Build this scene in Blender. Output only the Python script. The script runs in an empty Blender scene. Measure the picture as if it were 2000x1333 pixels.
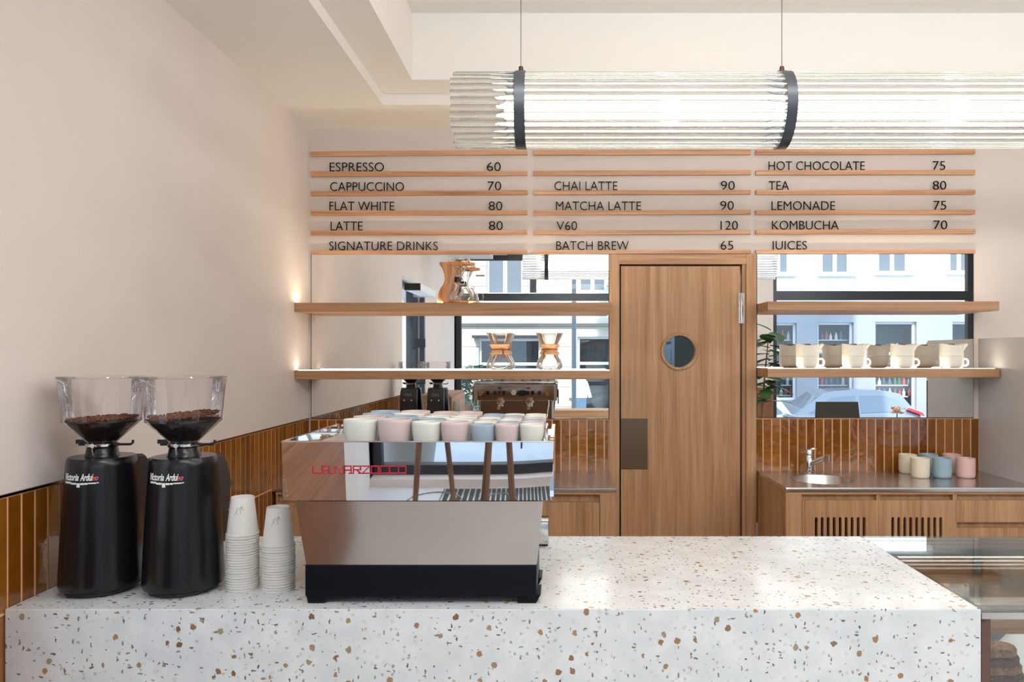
import bpy, bmesh, math, random
from mathutils import Vector, Matrix
random.seed(7)
C = bpy.context.scene
COL = C.collection

# ------------------------------------------------------------------ camera, world, sun, exposure
F, CX, CY, EYE, D = 1500.0, 1096.0, 693.0, 1.55, 4.33     # focal length (px), principal point, eye height, back wall
cam = bpy.data.cameras.new('camera')
cam.sensor_width = 36.0
cam.lens = F / 2000.0 * 36.0
cam.shift_x = -(CX - 1000.0) / 2000.0
cam.shift_y = (CY - 666.5) / 2000.0
cam.clip_start = 0.05
cam.clip_end = 200
cam_o = bpy.data.objects.new('camera', cam)
cam_o.location = (0, 0, EYE)
cam_o.rotation_euler = (math.radians(90), 0, 0)
COL.objects.link(cam_o)
C.camera = cam_o

w = bpy.data.worlds.new('sky')
C.world = w
w.use_nodes = True
w.node_tree.nodes['Background'].inputs[0].default_value = (0.62, 0.80, 1.0, 1)
w.node_tree.nodes['Background'].inputs[1].default_value = 2.1

sun = bpy.data.lights.new('sun', 'SUN')
sun.energy = 3.2
sun.color = (1.0, 0.95, 0.86)
sun.angle = math.radians(1.0)
sun_o = bpy.data.objects.new('sun', sun)
sun_o.rotation_euler = (math.radians(-57), 0, math.radians(12))   # over the roof, on to the house opposite
sun_o.location = (0, 10, 20)
COL.objects.link(sun_o)

vs = C.view_settings
vs.view_transform = 'Standard'
vs.look = 'None'
vs.gamma = 1
vs.use_curve_mapping = False
vs.exposure = 0.58
cy = C.cycles
cy.use_denoising = True
cy.max_bounces = 10
cy.diffuse_bounces = 4
cy.glossy_bounces = 6
cy.transmission_bounces = 8
cy.transparent_max_bounces = 16
cy.caustics_reflective = True
cy.caustics_refractive = False
cy.sample_clamp_indirect = 4.0
cy.blur_glossy = 0.5

# ------------------------------------------------------------------ helpers
ROOT = {}                     # world position of each thing's origin
LABELS = {}

def tag(o, label, cat, group=None, kind=None):
    if label in LABELS and not group:
        print('DUPLICATE LABEL', label)
    LABELS[label] = 1
    o['label'] = label
    o['category'] = cat
    if group: o['group'] = group
    if kind: o['kind'] = kind
    return o

def thing(name, label, cat, loc, group=None, kind=None):
    o = bpy.data.objects.new(name, None)
    o.empty_display_size = 0.05
    COL.objects.link(o)
    o.location = loc
    ROOT[o.name] = Vector(loc)
    return tag(o, label, cat, group, kind)

class MB:
    """collects shapes, in world coordinates, for ONE mesh"""
    def __init__(s):
        s.bm = bmesh.new()
    def box(s, x0, x1, y0, y1, z0, z1, bev=0.0, seg=2):
        m = Matrix.Translation(((x0+x1)/2, (y0+y1)/2, (z0+z1)/2)) @ Matrix.Diagonal((abs(x1-x0), abs(y1-y0), abs(z1-z0), 1))
        r = bmesh.ops.create_cube(s.bm, size=1, matrix=m)
        if bev > 0:
            es = list({e for v in r['verts'] for e in v.link_edges})
            bmesh.ops.bevel(s.bm, geom=es, offset=bev, segments=seg, affect='EDGES', profile=0.5)
        return s
    def poly(s, pts):
        s.bm.faces.new([s.bm.verts.new(p) for p in pts])
        return s
    def hexa(s, a, b):
        """solid between two quads a and b (same winding)"""
        va = [s.bm.verts.new(p) for p in a]
        vb = [s.bm.verts.new(p) for p in b]
        n = len(va)
        s.bm.faces.new(va[::-1]); s.bm.faces.new(vb)
        for i in range(n):
            j = (i+1) % n
            s.bm.faces.new([va[i], va[j], vb[j], vb[i]])
        return s
    def prism(s, pts, axis, a, b):
        f = {'x': lambda p, t: (t, p[0], p[1]), 'y': lambda p, t: (p[0], t, p[1]), 'z': lambda p, t: (p[0], p[1], t)}[axis]
        return s.hexa([f(p, a) for p in pts], [f(p, b) for p in pts])
    def lathe(s, prof, cx, cy_, z0=0.0, seg=32, sx=1.0, sy=1.0):
        rings = []
        for r, z in prof:
            if r < 1e-6:
                rings.append([s.bm.verts.new((cx, cy_, z0+z))])
            else:
                rings.append([s.bm.verts.new((cx + sx*r*math.cos(2*math.pi*k/seg), cy_ + sy*r*math.sin(2*math.pi*k/seg), z0+z)) for k in range(seg)])
        for A, B in zip(rings, rings[1:]):
            for k in range(seg):
                j = (k+1) % seg
                if len(A) == 1 and len(B) == 1: continue
                if len(A) == 1: s.bm.faces.new([A[0], B[j], B[k]])
                elif len(B) == 1: s.bm.faces.new([A[k], A[j], B[0]])
                else: s.bm.faces.new([A[k], A[j], B[j], B[k]])
        return s
    def tube(s, pts, r, seg=10, caps=True):
        pts = [Vector(p) for p in pts]
        n = len(pts)
        rr = r if isinstance(r, (list, tuple)) else [r]*n
        up = Vector((0, 0, 1))
        rings = []
        prev = None
        for i, p in enumerate(pts):
            t = (pts[min(i+1, n-1)] - pts[max(i-1, 0)]).normalized()
            if prev is None:
                a = up if abs(t.z) < 0.9 else Vector((1, 0, 0))
                u = t.cross(a).normalized()
            else:
                u = (prev - t*prev.dot(t)).normalized()
            prev = u
            v = t.cross(u)
            rings.append([s.bm.verts.new(p + rr[i]*(u*math.cos(2*math.pi*k/seg) + v*math.sin(2*math.pi*k/seg))) for k in range(seg)])
        for A, B in zip(rings, rings[1:]):
            for k in range(seg):
                j = (k+1) % seg
                s.bm.faces.new([A[k], A[j], B[j], B[k]])
        if caps:
            s.bm.faces.new(rings[0][::-1]); s.bm.faces.new(rings[-1])
        return s
    def curve(s, pts, r, seg=12, n=6):
        """tube along a smooth curve through the points"""
        pts = [Vector(p) for p in pts]
        rr = list(r) if isinstance(r, (list, tuple)) else [r]*len(pts)
        out, ro = [], []
        for i in range(len(pts)-1):
            p0, p1, p2, p3 = pts[max(i-1, 0)], pts[i], pts[i+1], pts[min(i+2, len(pts)-1)]
            for k in range(n):
                t = k/n
                out.append(0.5*((2*p1) + (p2-p0)*t + (2*p0-5*p1+4*p2-p3)*t*t + (3*p1-p0-3*p2+p3)*t*t*t)); ro.append(rr[i]+(rr[i+1]-rr[i])*t)
        out.append(pts[-1]); ro.append(rr[-1])
        return s.tube(out, ro, seg)
    def ball(s, c, r, sub=2, scale=(1, 1, 1), rot=None):
        m = Matrix.Translation(c) @ (rot.to_4x4() if rot else Matrix.Identity(4)) @ Matrix.Diagonal((scale[0], scale[1], scale[2], 1))
        bmesh.ops.create_icosphere(s.bm, subdivisions=sub, radius=r, matrix=m)
        return s
    def wall(s, axis, t0, t1, u0, u1, z0, z1, holes):
        """slab normal to axis ('x' or 'y') between t0 and t1, spanning u and z, with rectangular holes (u0,u1,z0,z1)"""
        us = sorted({u0, u1, *[h[0] for h in holes], *[h[1] for h in holes]})
        zs = sorted({z0, z1, *[h[2] for h in holes], *[h[3] for h in holes]})
        us = [u for u in us if u0 <= u <= u1]; zs = [z for z in zs if z0 <= z <= z1]
        def solid(i, j):
            if i < 0 or j < 0 or i >= len(us)-1 or j >= len(zs)-1: return False
            cu, cz = (us[i]+us[i+1])/2, (zs[j]+zs[j+1])/2
            return not any(h[0] < cu < h[1] and h[2] < cz < h[3] for h in holes)
        P_ = (lambda t, u, z: (t, u, z)) if axis == 'x' else (lambda t, u, z: (u, t, z))
        for i in range(len(us)-1):
            for j in range(len(zs)-1):
                if not solid(i, j): continue
                a, b, c, d = us[i], us[i+1], zs[j], zs[j+1]
                for t in (t0, t1):
                    s.poly([P_(t, a, c), P_(t, b, c), P_(t, b, d), P_(t, a, d)])
                if not solid(i-1, j): s.poly([P_(t0, a, c), P_(t1, a, c), P_(t1, a, d), P_(t0, a, d)])
                if not solid(i+1, j): s.poly([P_(t0, b, c), P_(t1, b, c), P_(t1, b, d), P_(t0, b, d)])
                if not solid(i, j-1): s.poly([P_(t0, a, c), P_(t1, a, c), P_(t1, b, c), P_(t0, b, c)])
                if not solid(i, j+1): s.poly([P_(t0, a, d), P_(t1, a, d), P_(t1, b, d), P_(t0, b, d)])
        bmesh.ops.remove_doubles(s.bm, verts=s.bm.verts, dist=1e-5)
        return s
    def build(s, name, mat, parent=None, smooth=35, recalc=True):
        bm = s.bm
        if recalc:
            bmesh.ops.recalc_face_normals(bm, faces=bm.faces)
        if parent is not None:
            org = ROOT[parent.name]
        else:
            xs = [v.co.x for v in bm.verts]; ys = [v.co.y for v in bm.verts]; zs = [v.co.z for v in bm.verts]
            org = Vector(((min(xs)+max(xs))/2, (min(ys)+max(ys))/2, min(zs)))
        bmesh.ops.translate(bm, verts=bm.verts, vec=-org)
        me = bpy.data.meshes.new(name)
        bm.to_mesh(me); bm.free()
        if smooth:
            me.shade_smooth()
            me.set_sharp_from_angle(angle=math.radians(smooth))
        if mat is not None: me.materials.append(mat)
        o = bpy.data.objects.new(name, me)
        COL.objects.link(o)
        if parent is not None:
            o.parent = parent
        else:
            o.location = org
        ROOT[o.name] = org
        return o

def dup(o, delta=None, label=None, parent=None, cat=None):
    """copy of a thing, its parts and sub-parts (mesh data shared)"""
    c = o.copy()
    COL.objects.link(c)
    if parent is not None: c.parent = parent
    ROOT[c.name] = ROOT[o.name].copy()
    if delta is not None:
        c.location = Vector(o.location) + Vector(delta)
        ROOT[c.name] = ROOT[o.name] + Vector(delta)
    if label:
        c['label'] = label
        if label in LABELS: print('DUPLICATE LABEL', label)
        LABELS[label] = 1
    for ch in list(o.children):
        dup(ch, parent=c)
    return c

def P(px, py, Y):            # a pixel of the photograph at a known distance Y
    return Vector(((px-CX)*Y/F, Y, EYE-(py-CY)*Y/F))
def PX(px, Y): return (px-CX)*Y/F
def PZ(py, Y): return EYE-(py-CY)*Y/F
def VX(px, Y): return (px-CX)*(2*D-Y)/F          # the same for what the mirror shows, at real distance Y
def VZ(py, Y): return EYE-(py-CY)*(2*D-Y)/F

# ------------------------------------------------------------------ materials
class T:
    def __init__(s, name):
        s.m = bpy.data.materials.new(name); s.m.use_nodes = True
        s.t = s.m.node_tree; s.t.nodes.clear()
        s.out = s.t.nodes.new('ShaderNodeOutputMaterial')
    def n(s, typ, props=None, **inp):
        nd = s.t.nodes.new('ShaderNode' + typ)
        for k, v in (props or {}).items(): setattr(nd, k, v)
        for k, v in inp.items():
            key = int(k[1:]) if k[0] == 'i' and k[1:].isdigit() else k.replace('_', ' ')
            sock = nd.inputs[key]
            if isinstance(v, bpy.types.NodeSocket): s.t.links.new(v, sock)
            else: sock.default_value = v
        return nd
    def math(s, op, a, b=0.0):
        return s.n('Math', {'operation': op}, i0=a, i1=b).outputs[0]
    def mix(s, fac, a, b, blend='MIX'):
        nd = s.n('Mix', {'data_type': 'RGBA', 'blend_type': blend})
        for idx, v in ((0, fac), (6, a), (7, b)):
            if isinstance(v, bpy.types.NodeSocket): s.t.links.new(v, nd.inputs[idx])
            else: nd.inputs[idx].default_value = v if not isinstance(v, tuple) else (*v[:3], 1)
        return nd.outputs[2]
    def ramp(s, fac, stops):
        nd = s.n('ValToRGB', Fac=fac)
        cr = nd.color_ramp
        while len(cr.elements) < len(stops): cr.elements.new(0.5)
        for e, (p, c) in zip(cr.elements, stops):
            e.position = p; e.color = (*c[:3], 1) if isinstance(c, tuple) else (c, c, c, 1)
        return nd.outputs[0]
    def maprange(s, v, a, b, c, d):
        return s.n('MapRange', i0=v, i1=a, i2=b, i3=c, i4=d).outputs[0]
    def surf(s, sh):
        s.t.links.new(sh.outputs[0] if hasattr(sh, 'outputs') else sh, s.out.inputs[0]); return s.m

def srgb(r, g, b):
    f = lambda c: ((c/255)/12.92 if c/255 <= 0.04045 else ((c/255+0.055)/1.055)**2.4)
    return (f(r), f(g), f(b))

def plain(name, col, rough=0.5, metal=0.0, spec=0.5, coat=0.0, bump=0.0, bscale=80, var=0.0, vscale=8, sheen=0.0):
    t = T(name)
    c = (*col[:3], 1)
    b = t.n('BsdfPrincipled', Roughness=rough, Metallic=metal, Base_Color=c)
    b.inputs['Specular IOR Level'].default_value = spec
    b.inputs['Coat Weight'].default_value = coat
    if bump or var:
        pos = t.n('TexCoord').outputs['Object']
    if var:
        nz = t.n('TexNoise', Vector=pos, Scale=vscale, Detail=4.0)
        f = t.maprange(nz.outputs[0], 0.3, 0.7, 1-var, 1+var)
        mc = t.mix(1.0, c, t.n('CombineColor', i0=f, i1=f, i2=f).outputs[0], 'MULTIPLY')
        t.t.links.new(mc, b.inputs['Base Color'])
    if bump:
        nz2 = t.n('TexNoise', Vector=pos, Scale=bscale, Detail=3.0)
        bp = t.n('Bump', Strength=bump, Distance=0.01, Height=nz2.outputs[0])
        t.t.links.new(bp.outputs[0], b.inputs['Normal'])
    return t.surf(b)

def wood(name, axis, dark, mid, light, rough=0.45, fine=1.0, coarse=1.0):
    t = T(name)
    pos = t.n('TexCoord').outputs['Object']
    oi = t.n('ObjectInfo').outputs['Random']
    off = t.n('CombineXYZ', i0=t.math('MULTIPLY', oi, 13.0), i1=t.math('MULTIPLY', oi, 7.0), i2=t.math('MULTIPLY', oi, 17.0)).outputs[0]
    pos = t.n('VectorMath', {'operation': 'ADD'}, i0=pos, i1=off).outputs[0]
    def sc(a, l): return {'x': (l, a, a), 'y': (a, l, a), 'z': (a, a, l)}[axis]
    m1 = t.n('VectorMath', {'operation': 'MULTIPLY'}, i0=pos, i1=sc(22*coarse, 0.9)).outputs[0]
    m2 = t.n('VectorMath', {'operation': 'MULTIPLY'}, i0=pos, i1=sc(170*fine, 3.0)).outputs[0]
    m3 = t.n('VectorMath', {'operation': 'MULTIPLY'}, i0=pos, i1=sc(420*fine, 26.0)).outputs[0]
    n1 = t.n('TexNoise', Vector=m1, Scale=1.0, Detail=5.0, Roughness=0.6, Distortion=0.6).outputs[0]
    n2 = t.n('TexNoise', Vector=m2, Scale=1.0, Detail=3.0, Roughness=0.6).outputs[0]
    n3 = t.n('TexNoise', Vector=m3, Scale=1.0, Detail=2.0).outputs[0]
    f = t.math('ADD', t.math('MULTIPLY', n1, 0.6), t.math('ADD', t.math('MULTIPLY', n2, 0.32), t.math('MULTIPLY', n3, 0.08)))
    c = t.ramp(f, [(0.33, dark), (0.5, mid), (0.66, light)])
    b = t.n('BsdfPrincipled', Base_Color=c, Roughness=rough)
    bp = t.n('Bump', Strength=0.06, Distance=0.002, Height=n2)
    t.t.links.new(bp.outputs[0], b.inputs['Normal'])
    return t.surf(b)

def glass(name, tint=(0.95, 0.96, 0.96), edge=(0.55, 0.57, 0.58), refl=1.0, rough=0.0):
    """thin clear shell: transparent, darker and more reflecting towards its edges"""
    t = T(name)
    lw = t.n('LayerWeight', Blend=0.35).outputs['Facing']
    lp = t.math('POWER', lw, 2.2)
    col = t.mix(lp, tint, edge)
    tr = t.n('BsdfTransparent', Color=col)
    gl = t.n('BsdfGlossy', Roughness=rough, Color=(1, 1, 1, 1))
    fr = t.n('Fresnel', IOR=1.45).outputs[0]
    fac = t.math('MINIMUM', t.math('MULTIPLY', fr, refl), 0.85)
    mx = t.n('MixShader', Fac=fac, i1=tr.outputs[0], i2=gl.outputs[0])
    return t.surf(mx)

def emit(name, col, strength):
    t = T(name)
    return t.surf(t.n('Emission', Color=(*col, 1), Strength=strength))

M = {}
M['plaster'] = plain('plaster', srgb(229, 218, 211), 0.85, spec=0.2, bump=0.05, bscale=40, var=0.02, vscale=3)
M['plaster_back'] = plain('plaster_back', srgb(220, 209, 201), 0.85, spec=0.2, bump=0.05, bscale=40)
M['ceiling'] = plain('ceiling_paint', srgb(242, 238, 232), 0.9, spec=0.2)
M['floor'] = plain('polished_concrete', srgb(222, 222, 222), 0.35, var=0.06, vscale=2.5)
OD, OM, OL = srgb(148, 104, 68), srgb(181, 138, 99), srgb(203, 163, 123)
M['oak_v'] = wood('oak_vertical', 'z', OD, OM, OL)
M['oak_h'] = wood('oak_horizontal', 'x', OD, OM, OL)
M['oak_y'] = wood('oak_depthwise', 'y', OD, OM, OL)
M['rail'] = wood('rail_wood', 'x', srgb(150, 98, 66), srgb(196, 146, 108), srgb(224, 178, 138), coarse=1.6)
M['oak_bench'] = wood('bench_wood', 'y', srgb(110, 70, 42), srgb(140, 92, 58), srgb(165, 115, 76))
M['olive'] = wood('olive_wood', 'z', srgb(130, 74, 34), srgb(206, 138, 80), srgb(235, 182, 124), rough=0.35, fine=0.6, coarse=3)
M['stool_wood'] = wood('stool_wood', 'z', srgb(80, 52, 38), srgb(112, 78, 58), srgb(138, 100, 76))
M['black_sat'] = plain('black_satin', (0.006, 0.006, 0.008), 0.24, spec=0.38)
M['black_mat'] = plain('black_matte', (0.014, 0.014, 0.016), 0.5)
M['black_base'] = plain('black_powder_coat', (0.006, 0.007, 0.011), 0.36, spec=0.10)
M['dark_grey'] = plain('dark_grey_plastic', (0.035, 0.033, 0.035), 0.45)
M['white'] = plain('white_print', (0.85, 0.85, 0.85), 0.5)
M['redprint'] = plain('red_print', (0.75, 0.09, 0.08), 0.5)
M['ink'] = plain('black_lettering', (0.006, 0.006, 0.006), 0.8, spec=0.1)
M['inkgrey'] = plain('grey_ink', (0.05, 0.05, 0.055), 0.6)
M['crimson'] = plain('crimson_enamel', (0.50, 0.0, 0.025), 0.3)
M['chrome'] = plain('chrome', (0.78, 0.79, 0.80), 0.06, metal=1.0)
M['polished'] = plain('polished_steel', (0.80, 0.81, 0.83), 0.015, metal=1.0)
M['brushed'] = plain('brushed_steel', (0.62, 0.60, 0.58), 0.26, metal=1.0)
M['satin'] = plain('satin_steel', (0.62, 0.60, 0.585), 0.13, metal=1.0)
M['dark_steel'] = plain('dark_steel', (0.30, 0.27, 0.25), 0.18, metal=1.0)
M['bronze'] = plain('bronze_plate', srgb(112, 94, 78), 0.34, metal=0.75)
M['bronze_frame'] = plain('bronze_frame', srgb(104, 78, 68), 0.42, metal=0.3)
M['slate'] = plain('slate_metal', srgb(70, 74, 80), 0.38, metal=0.55)
M['brown_metal'] = plain('dark_brown_metal', srgb(62, 34, 24), 0.35, metal=0.6)
M['lower_steel'] = plain('satin_steel_panel', (0.50, 0.455, 0.43), 0.11, metal=1.0)
M['mirror'] = plain('mirror', (0.93, 0.95, 0.95), 0.0, metal=1.0)
M['mirror_edge'] = plain('mirror_edge', (0.05, 0.055, 0.06), 0.3)
M['paper'] = plain('paper_cup', srgb(226, 220, 214), 0.7, spec=0.25)
M['cream_c'] = plain('cream_glaze', srgb(212, 212, 202), 0.42)
M['pink_c'] = plain('pink_glaze', srgb(199, 179, 176), 0.42)
M['blue_c'] = plain('blue_glaze', srgb(150, 166, 178), 0.42)
M['mcream'] = plain('cream_mug_glaze', srgb(230, 219, 196), 0.4)
M['mpink'] = plain('pink_mug_glaze', srgb(226, 184, 177), 0.4)
M['mblue'] = plain('blue_mug_glaze', srgb(150, 176, 190), 0.4)
M['teapot'] = plain('ivory_glaze', srgb(248, 242, 228), 0.3)
M['leather'] = plain('tan_leather', srgb(150, 92, 52), 0.6)
M['collar_wood'] = wood('collar_wood', 'x', srgb(190, 130, 80), srgb(224, 170, 118), srgb(240, 196, 150), coarse=2)
M['grey_panel'] = plain('grey_laminate', srgb(204, 203, 203), 0.45)
M['hop'] = glass('hopper_plastic', (0.955, 0.945, 0.955), (0.56, 0.50, 0.55), 1.0)
M['clear'] = glass('clear_glass', (0.985, 0.99, 0.99), (0.78, 0.79, 0.81), 1.6)
M['pane'] = glass('window_pane', (0.97, 0.985, 0.985), (0.7, 0.75, 0.75), 1.0)
M['casetop'] = glass('case_glass', (0.91, 0.935, 0.93), (0.78, 0.82, 0.82), 0.8)
M['bean'] = plain('roasted_beans', srgb(128, 72, 44), 0.45, var=0.3, vscale=120)
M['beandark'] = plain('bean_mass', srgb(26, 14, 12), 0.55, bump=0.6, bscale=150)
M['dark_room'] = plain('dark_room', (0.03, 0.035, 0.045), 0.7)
M['leaf'] = plain('plant_leaf', srgb(52, 82, 44), 0.38, var=0.3, vscale=9)
M['leaf2'] = plain('shrub_leaf', srgb(92, 122, 104), 0.6, var=0.35, vscale=9)
M['flower'] = plain('peach_petals', srgb(250, 205, 180), 0.6)
M['led'] = emit('led_strip', (1.0, 0.87, 0.68), 36.0)
M['led_up'] = emit('bright_led_strip', (1.0, 0.84, 0.60), 60.0)
M['caseglow'] = emit('case_glow', (0.80, 0.92, 1.0), 0.9)
M['case_fill'] = emit('case_fill_glow', (1.0, 0.93, 0.84), 4.5)  # glow of the strip added inside the case
M['opal'] = emit('lit_opal_tube', (1.0, 0.90, 0.74), 24.0)
M['hot'] = emit('led_module', (1.0, 0.95, 0.84), 30.0)
M['fillwarm'] = emit('warm_fill_glow', (1.0, 0.95, 0.88), 11.0)  # warm glow for the added fill tubes
M['fillcool'] = emit('cool_fill_glow', (0.96, 0.975, 1.0), 28.5)  # cool glow for the added fill tubes

def rod_material():
    t = T('glass_rod')
    g = t.n('BsdfGlass', Roughness=0.0, IOR=1.47, Color=(0.985, 0.99, 0.99, 1))
    tr = t.n('BsdfTransparent', Color=(0.95, 0.97, 0.96, 1))
    return t.surf(t.n('MixShader', Fac=0.12, i1=g.outputs[0], i2=tr.outputs[0]))
M['rod'] = rod_material()

def tile_material():
    t = T('amber_glazed_tile')
    col = t.n('VertexColor', {'layer_name': 'tint'}).outputs[0]
    pos = t.n('NewGeometry').outputs['Position']
    n1 = t.n('TexNoise', Vector=pos, Scale=16.0, Detail=3.0).outputs[0]
    c = t.mix(t.maprange(n1, 0.3, 0.7, 0.0, 0.5), col, t.mix(1.0, col, (0.55, 0.45, 0.4), 'MULTIPLY'))
    b = t.n('BsdfPrincipled', Base_Color=c, Roughness=0.07)
    b.inputs['Specular IOR Level'].default_value = 0.75
    b.inputs['Coat Weight'].default_value = 0.5
    b.inputs['Coat Roughness'].default_value = 0.03
    n2 = t.n('TexNoise', Vector=pos, Scale=38.0, Detail=2.5).outputs[0]
    n3 = t.n('TexNoise', Vector=pos, Scale=9.0, Detail=1.0).outputs[0]
    h = t.math('ADD', t.math('MULTIPLY', n2, 0.35), n3)
    bp = t.n('Bump', Strength=0.22, Distance=0.02, Height=h).outputs[0]
    t.t.links.new(bp, b.inputs['Normal']); t.t.links.new(bp, b.inputs['Coat Normal'])
    return t.surf(b)
M['tile'] = tile_material()
M['grout'] = plain('peach_grout', srgb(226, 168, 122), 0.85)

def terrazzo():
    t = T('terrazzo')
    pos = t.n('NewGeometry').outputs['Position']
    nz = t.n('TexNoise', Vector=pos, Scale=110.0, Detail=2.0).outputs['Color']
    nz = t.n('VectorMath', {'operation': 'SUBTRACT'}, i0=nz, i1=(0.5, 0.5, 0.5)).outputs[0]
    wob = t.n('VectorMath', {'operation': 'MULTIPLY_ADD'}, i0=nz, i1=(0.010, 0.010, 0.010), i2=pos).outputs[0]
    base = t.n('TexNoise', Vector=pos, Scale=14.0, Detail=4.0).outputs[0]
    col = t.ramp(base, [(0.35, srgb(218, 222, 224)), (0.65, srgb(232, 234, 235))])
    def layer(col, scale, stretch, off, rmin, rmax, prob, stops):
        v = t.n('VectorMath', {'operation': 'MULTIPLY_ADD'}, i0=wob, i1=tuple(scale*s for s in stretch), i2=off).outputs[0]
        vo = t.n('TexVoronoi', Vector=v, Scale=1.0)
        sep = t.n('SeparateColor', i0=vo.outputs['Color'])
        on = t.math('LESS_THAN', sep.outputs[0], prob)
        thr = t.math('MULTIPLY', t.maprange(sep.outputs[1], 0, 1, rmin, rmax), on)
        mask = t.math('LESS_THAN', vo.outputs['Distance'], thr)
        return t.mix(mask, col, t.ramp(sep.outputs[2], stops))
    # pale ghosts, small greys, thin dark slivers, then the big golden chips
    col = layer(col, 62, (1, 1, 1), (3.1, 1.7, 9.2), 0.15, 0.34, 0.5, [(0, srgb(212, 213, 212)), (1, srgb(226, 224, 218))])
    col = layer(col, 70, (1, 1, 1), (0.3, 5.1, 2.2), 0.10, 0.28, 0.45, [(0, srgb(150, 148, 146)), (0.5, srgb(186, 176, 162)), (1, srgb(200, 196, 188))])
    col = layer(col, 58, (1.5, 1, 0.5), (7.3, 0.1, 4.2), 0.12, 0.27, 0.36, [(0, srgb(88, 82, 84)), (1, srgb(150, 140, 132))])
    col = layer(col, 58, (0.55, 1, 1.4), (2.3, 8.1, 6.2), 0.12, 0.27, 0.32, [(0, srgb(96, 84, 80)), (1, srgb(158, 142, 124))])
    col = layer(col, 30, (1, 1, 0.9), (5.3, 3.1, 1.2), 0.12, 0.26, 0.30, [(0, srgb(128, 96, 70)), (0.5, srgb(164, 126, 88)), (1, srgb(164, 150, 126))])
    col = layer(col, 23, (1, 1, 0.85), (1.3, 4.4, 8.2), 0.12, 0.23, 0.16, [(0, srgb(138, 100, 68)), (0.6, srgb(172, 130, 86)), (1, srgb(170, 152, 120))])
    b = t.n('BsdfPrincipled', Base_Color=col, Roughness=0.16)
    return t.surf(b)
M['terrazzo'] = terrazzo()

def facade_material(name, c1, c2, pitch, groove):
    """plastered front with horizontal rusticated joints"""
    t = T(name)
    pos = t.n('NewGeometry').outputs['Position']
    z = t.n('SeparateXYZ', Vector=pos).outputs[2]
    m = t.math('FRACT', t.math('MULTIPLY', t.math('ADD', z, 10.0), 1/pitch))
    g = t.math('LESS_THAN', m, groove)
    nz = t.n('TexNoise', Vector=pos, Scale=0.8, Detail=5.0).outputs[0]
    c = t.mix(nz, c1, c2)
    c = t.mix(g, c, tuple(x*0.5 for x in c1))
    return t.surf(t.n('BsdfPrincipled', Base_Color=c, Roughness=0.9))
M['fac_cream'] = facade_material('cream_rusticated_front', srgb(196, 192, 180), srgb(208, 204, 192), 0.62, 0.035)
M['fac_grey'] = plain('grey_plaster_front', srgb(164, 168, 176), 0.9, var=0.08, vscale=0.8)
M['post_grey'] = plain('grey_painted_post', srgb(120, 130, 138), 0.5)
M['fac_white'] = plain('white_plaster_front', srgb(238, 234, 226), 0.9, var=0.03, vscale=0.8)
M['winwhite'] = plain('white_window_frame', srgb(238, 240, 242), 0.5)
M['winpane'] = plain('dark_window_pane', srgb(112, 120, 128), 0.15, spec=0.4)
M['shopdark'] = plain('shop_interior', srgb(88, 98, 108), 0.6)
M['asphalt'] = plain('asphalt', srgb(120, 124, 132), 0.9, var=0.1, vscale=1.5)
M['paving'] = plain('paving_stone', srgb(186, 192, 204), 0.8, var=0.08, vscale=3)
M['frame_dark'] = plain('dark_window_frame', srgb(52, 54, 60), 0.4, metal=0.2)
M['frame_brown'] = wood('brown_window_frame', 'z', srgb(52, 34, 16), srgb(78, 52, 24), srgb(96, 66, 34))
M['carsilver'] = plain('silver_car_paint', srgb(140, 146, 158), 0.28, metal=0.3, coat=0.6)
M['carwhite'] = plain('white_car_paint', srgb(236, 240, 244), 0.25, coat=0.6)
M['carglass'] = plain('car_glass', srgb(120, 136, 152), 0.08, spec=0.9)
M['taillight'] = plain('tail_light', srgb(215, 50, 60), 0.2)
M['tyre'] = plain('tyre_rubber', (0.02, 0.02, 0.02), 0.8)
M['laptop'] = plain('laptop_shell', srgb(104, 103, 100), 0.5, metal=0.1)
M['shirt'] = plain('white_shirt', srgb(226, 236, 242), 0.9)
M['denim'] = plain('denim', srgb(98, 124, 150), 0.9)
M['cloth'] = plain('dark_cloth', srgb(28, 48, 54), 0.9)
M['choc'] = plain('chocolate_bar', srgb(96, 62, 46), 0.7, bump=1.0, bscale=160, var=0.5, vscale=90)
M['nutty'] = plain('nut_bar', srgb(156, 116, 90), 0.8, bump=1.0, bscale=160, var=0.5, vscale=100)
M['whitepaper'] = plain('white_paper', srgb(236, 236, 236), 0.8)
M['greyshelf'] = plain('grey_shelf', srgb(96, 104, 112), 0.25)
M['terracotta'] = plain('plant_pot', srgb(150, 146, 140), 0.7)
M['bluecab'] = plain('pale_blue_cupboard', srgb(130, 165, 190), 0.6)

def holed(mb, outer, inners, axis, a, b):
    """plate between a and b along axis, its outline and holes given in the other two coordinates"""
    f = {'x': lambda p, t: (t, p[0], p[1]), 'y': lambda p, t: (p[0], t, p[1]), 'z': lambda p, t: (p[0], p[1], t)}[axis]
    loops = []
    for t in (a, b):
        es = []; ls = []
        for pts in [outer] + inners:
            vs_ = [mb.bm.verts.new(f(p, t)) for p in pts]
            ls.append(vs_)
            es += [mb.bm.edges.new((vs_[i], vs_[(i+1) % len(vs_)])) for i in range(len(vs_))]
        bmesh.ops.triangle_fill(mb.bm, edges=es, use_beauty=True, use_dissolve=False)
        loops.append(ls)
    for A, B in zip(*loops):
        for i in range(len(A)):
            j = (i+1) % len(A)
            mb.bm.faces.new([A[i], A[j], B[j], B[i]])
    return mb

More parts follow.
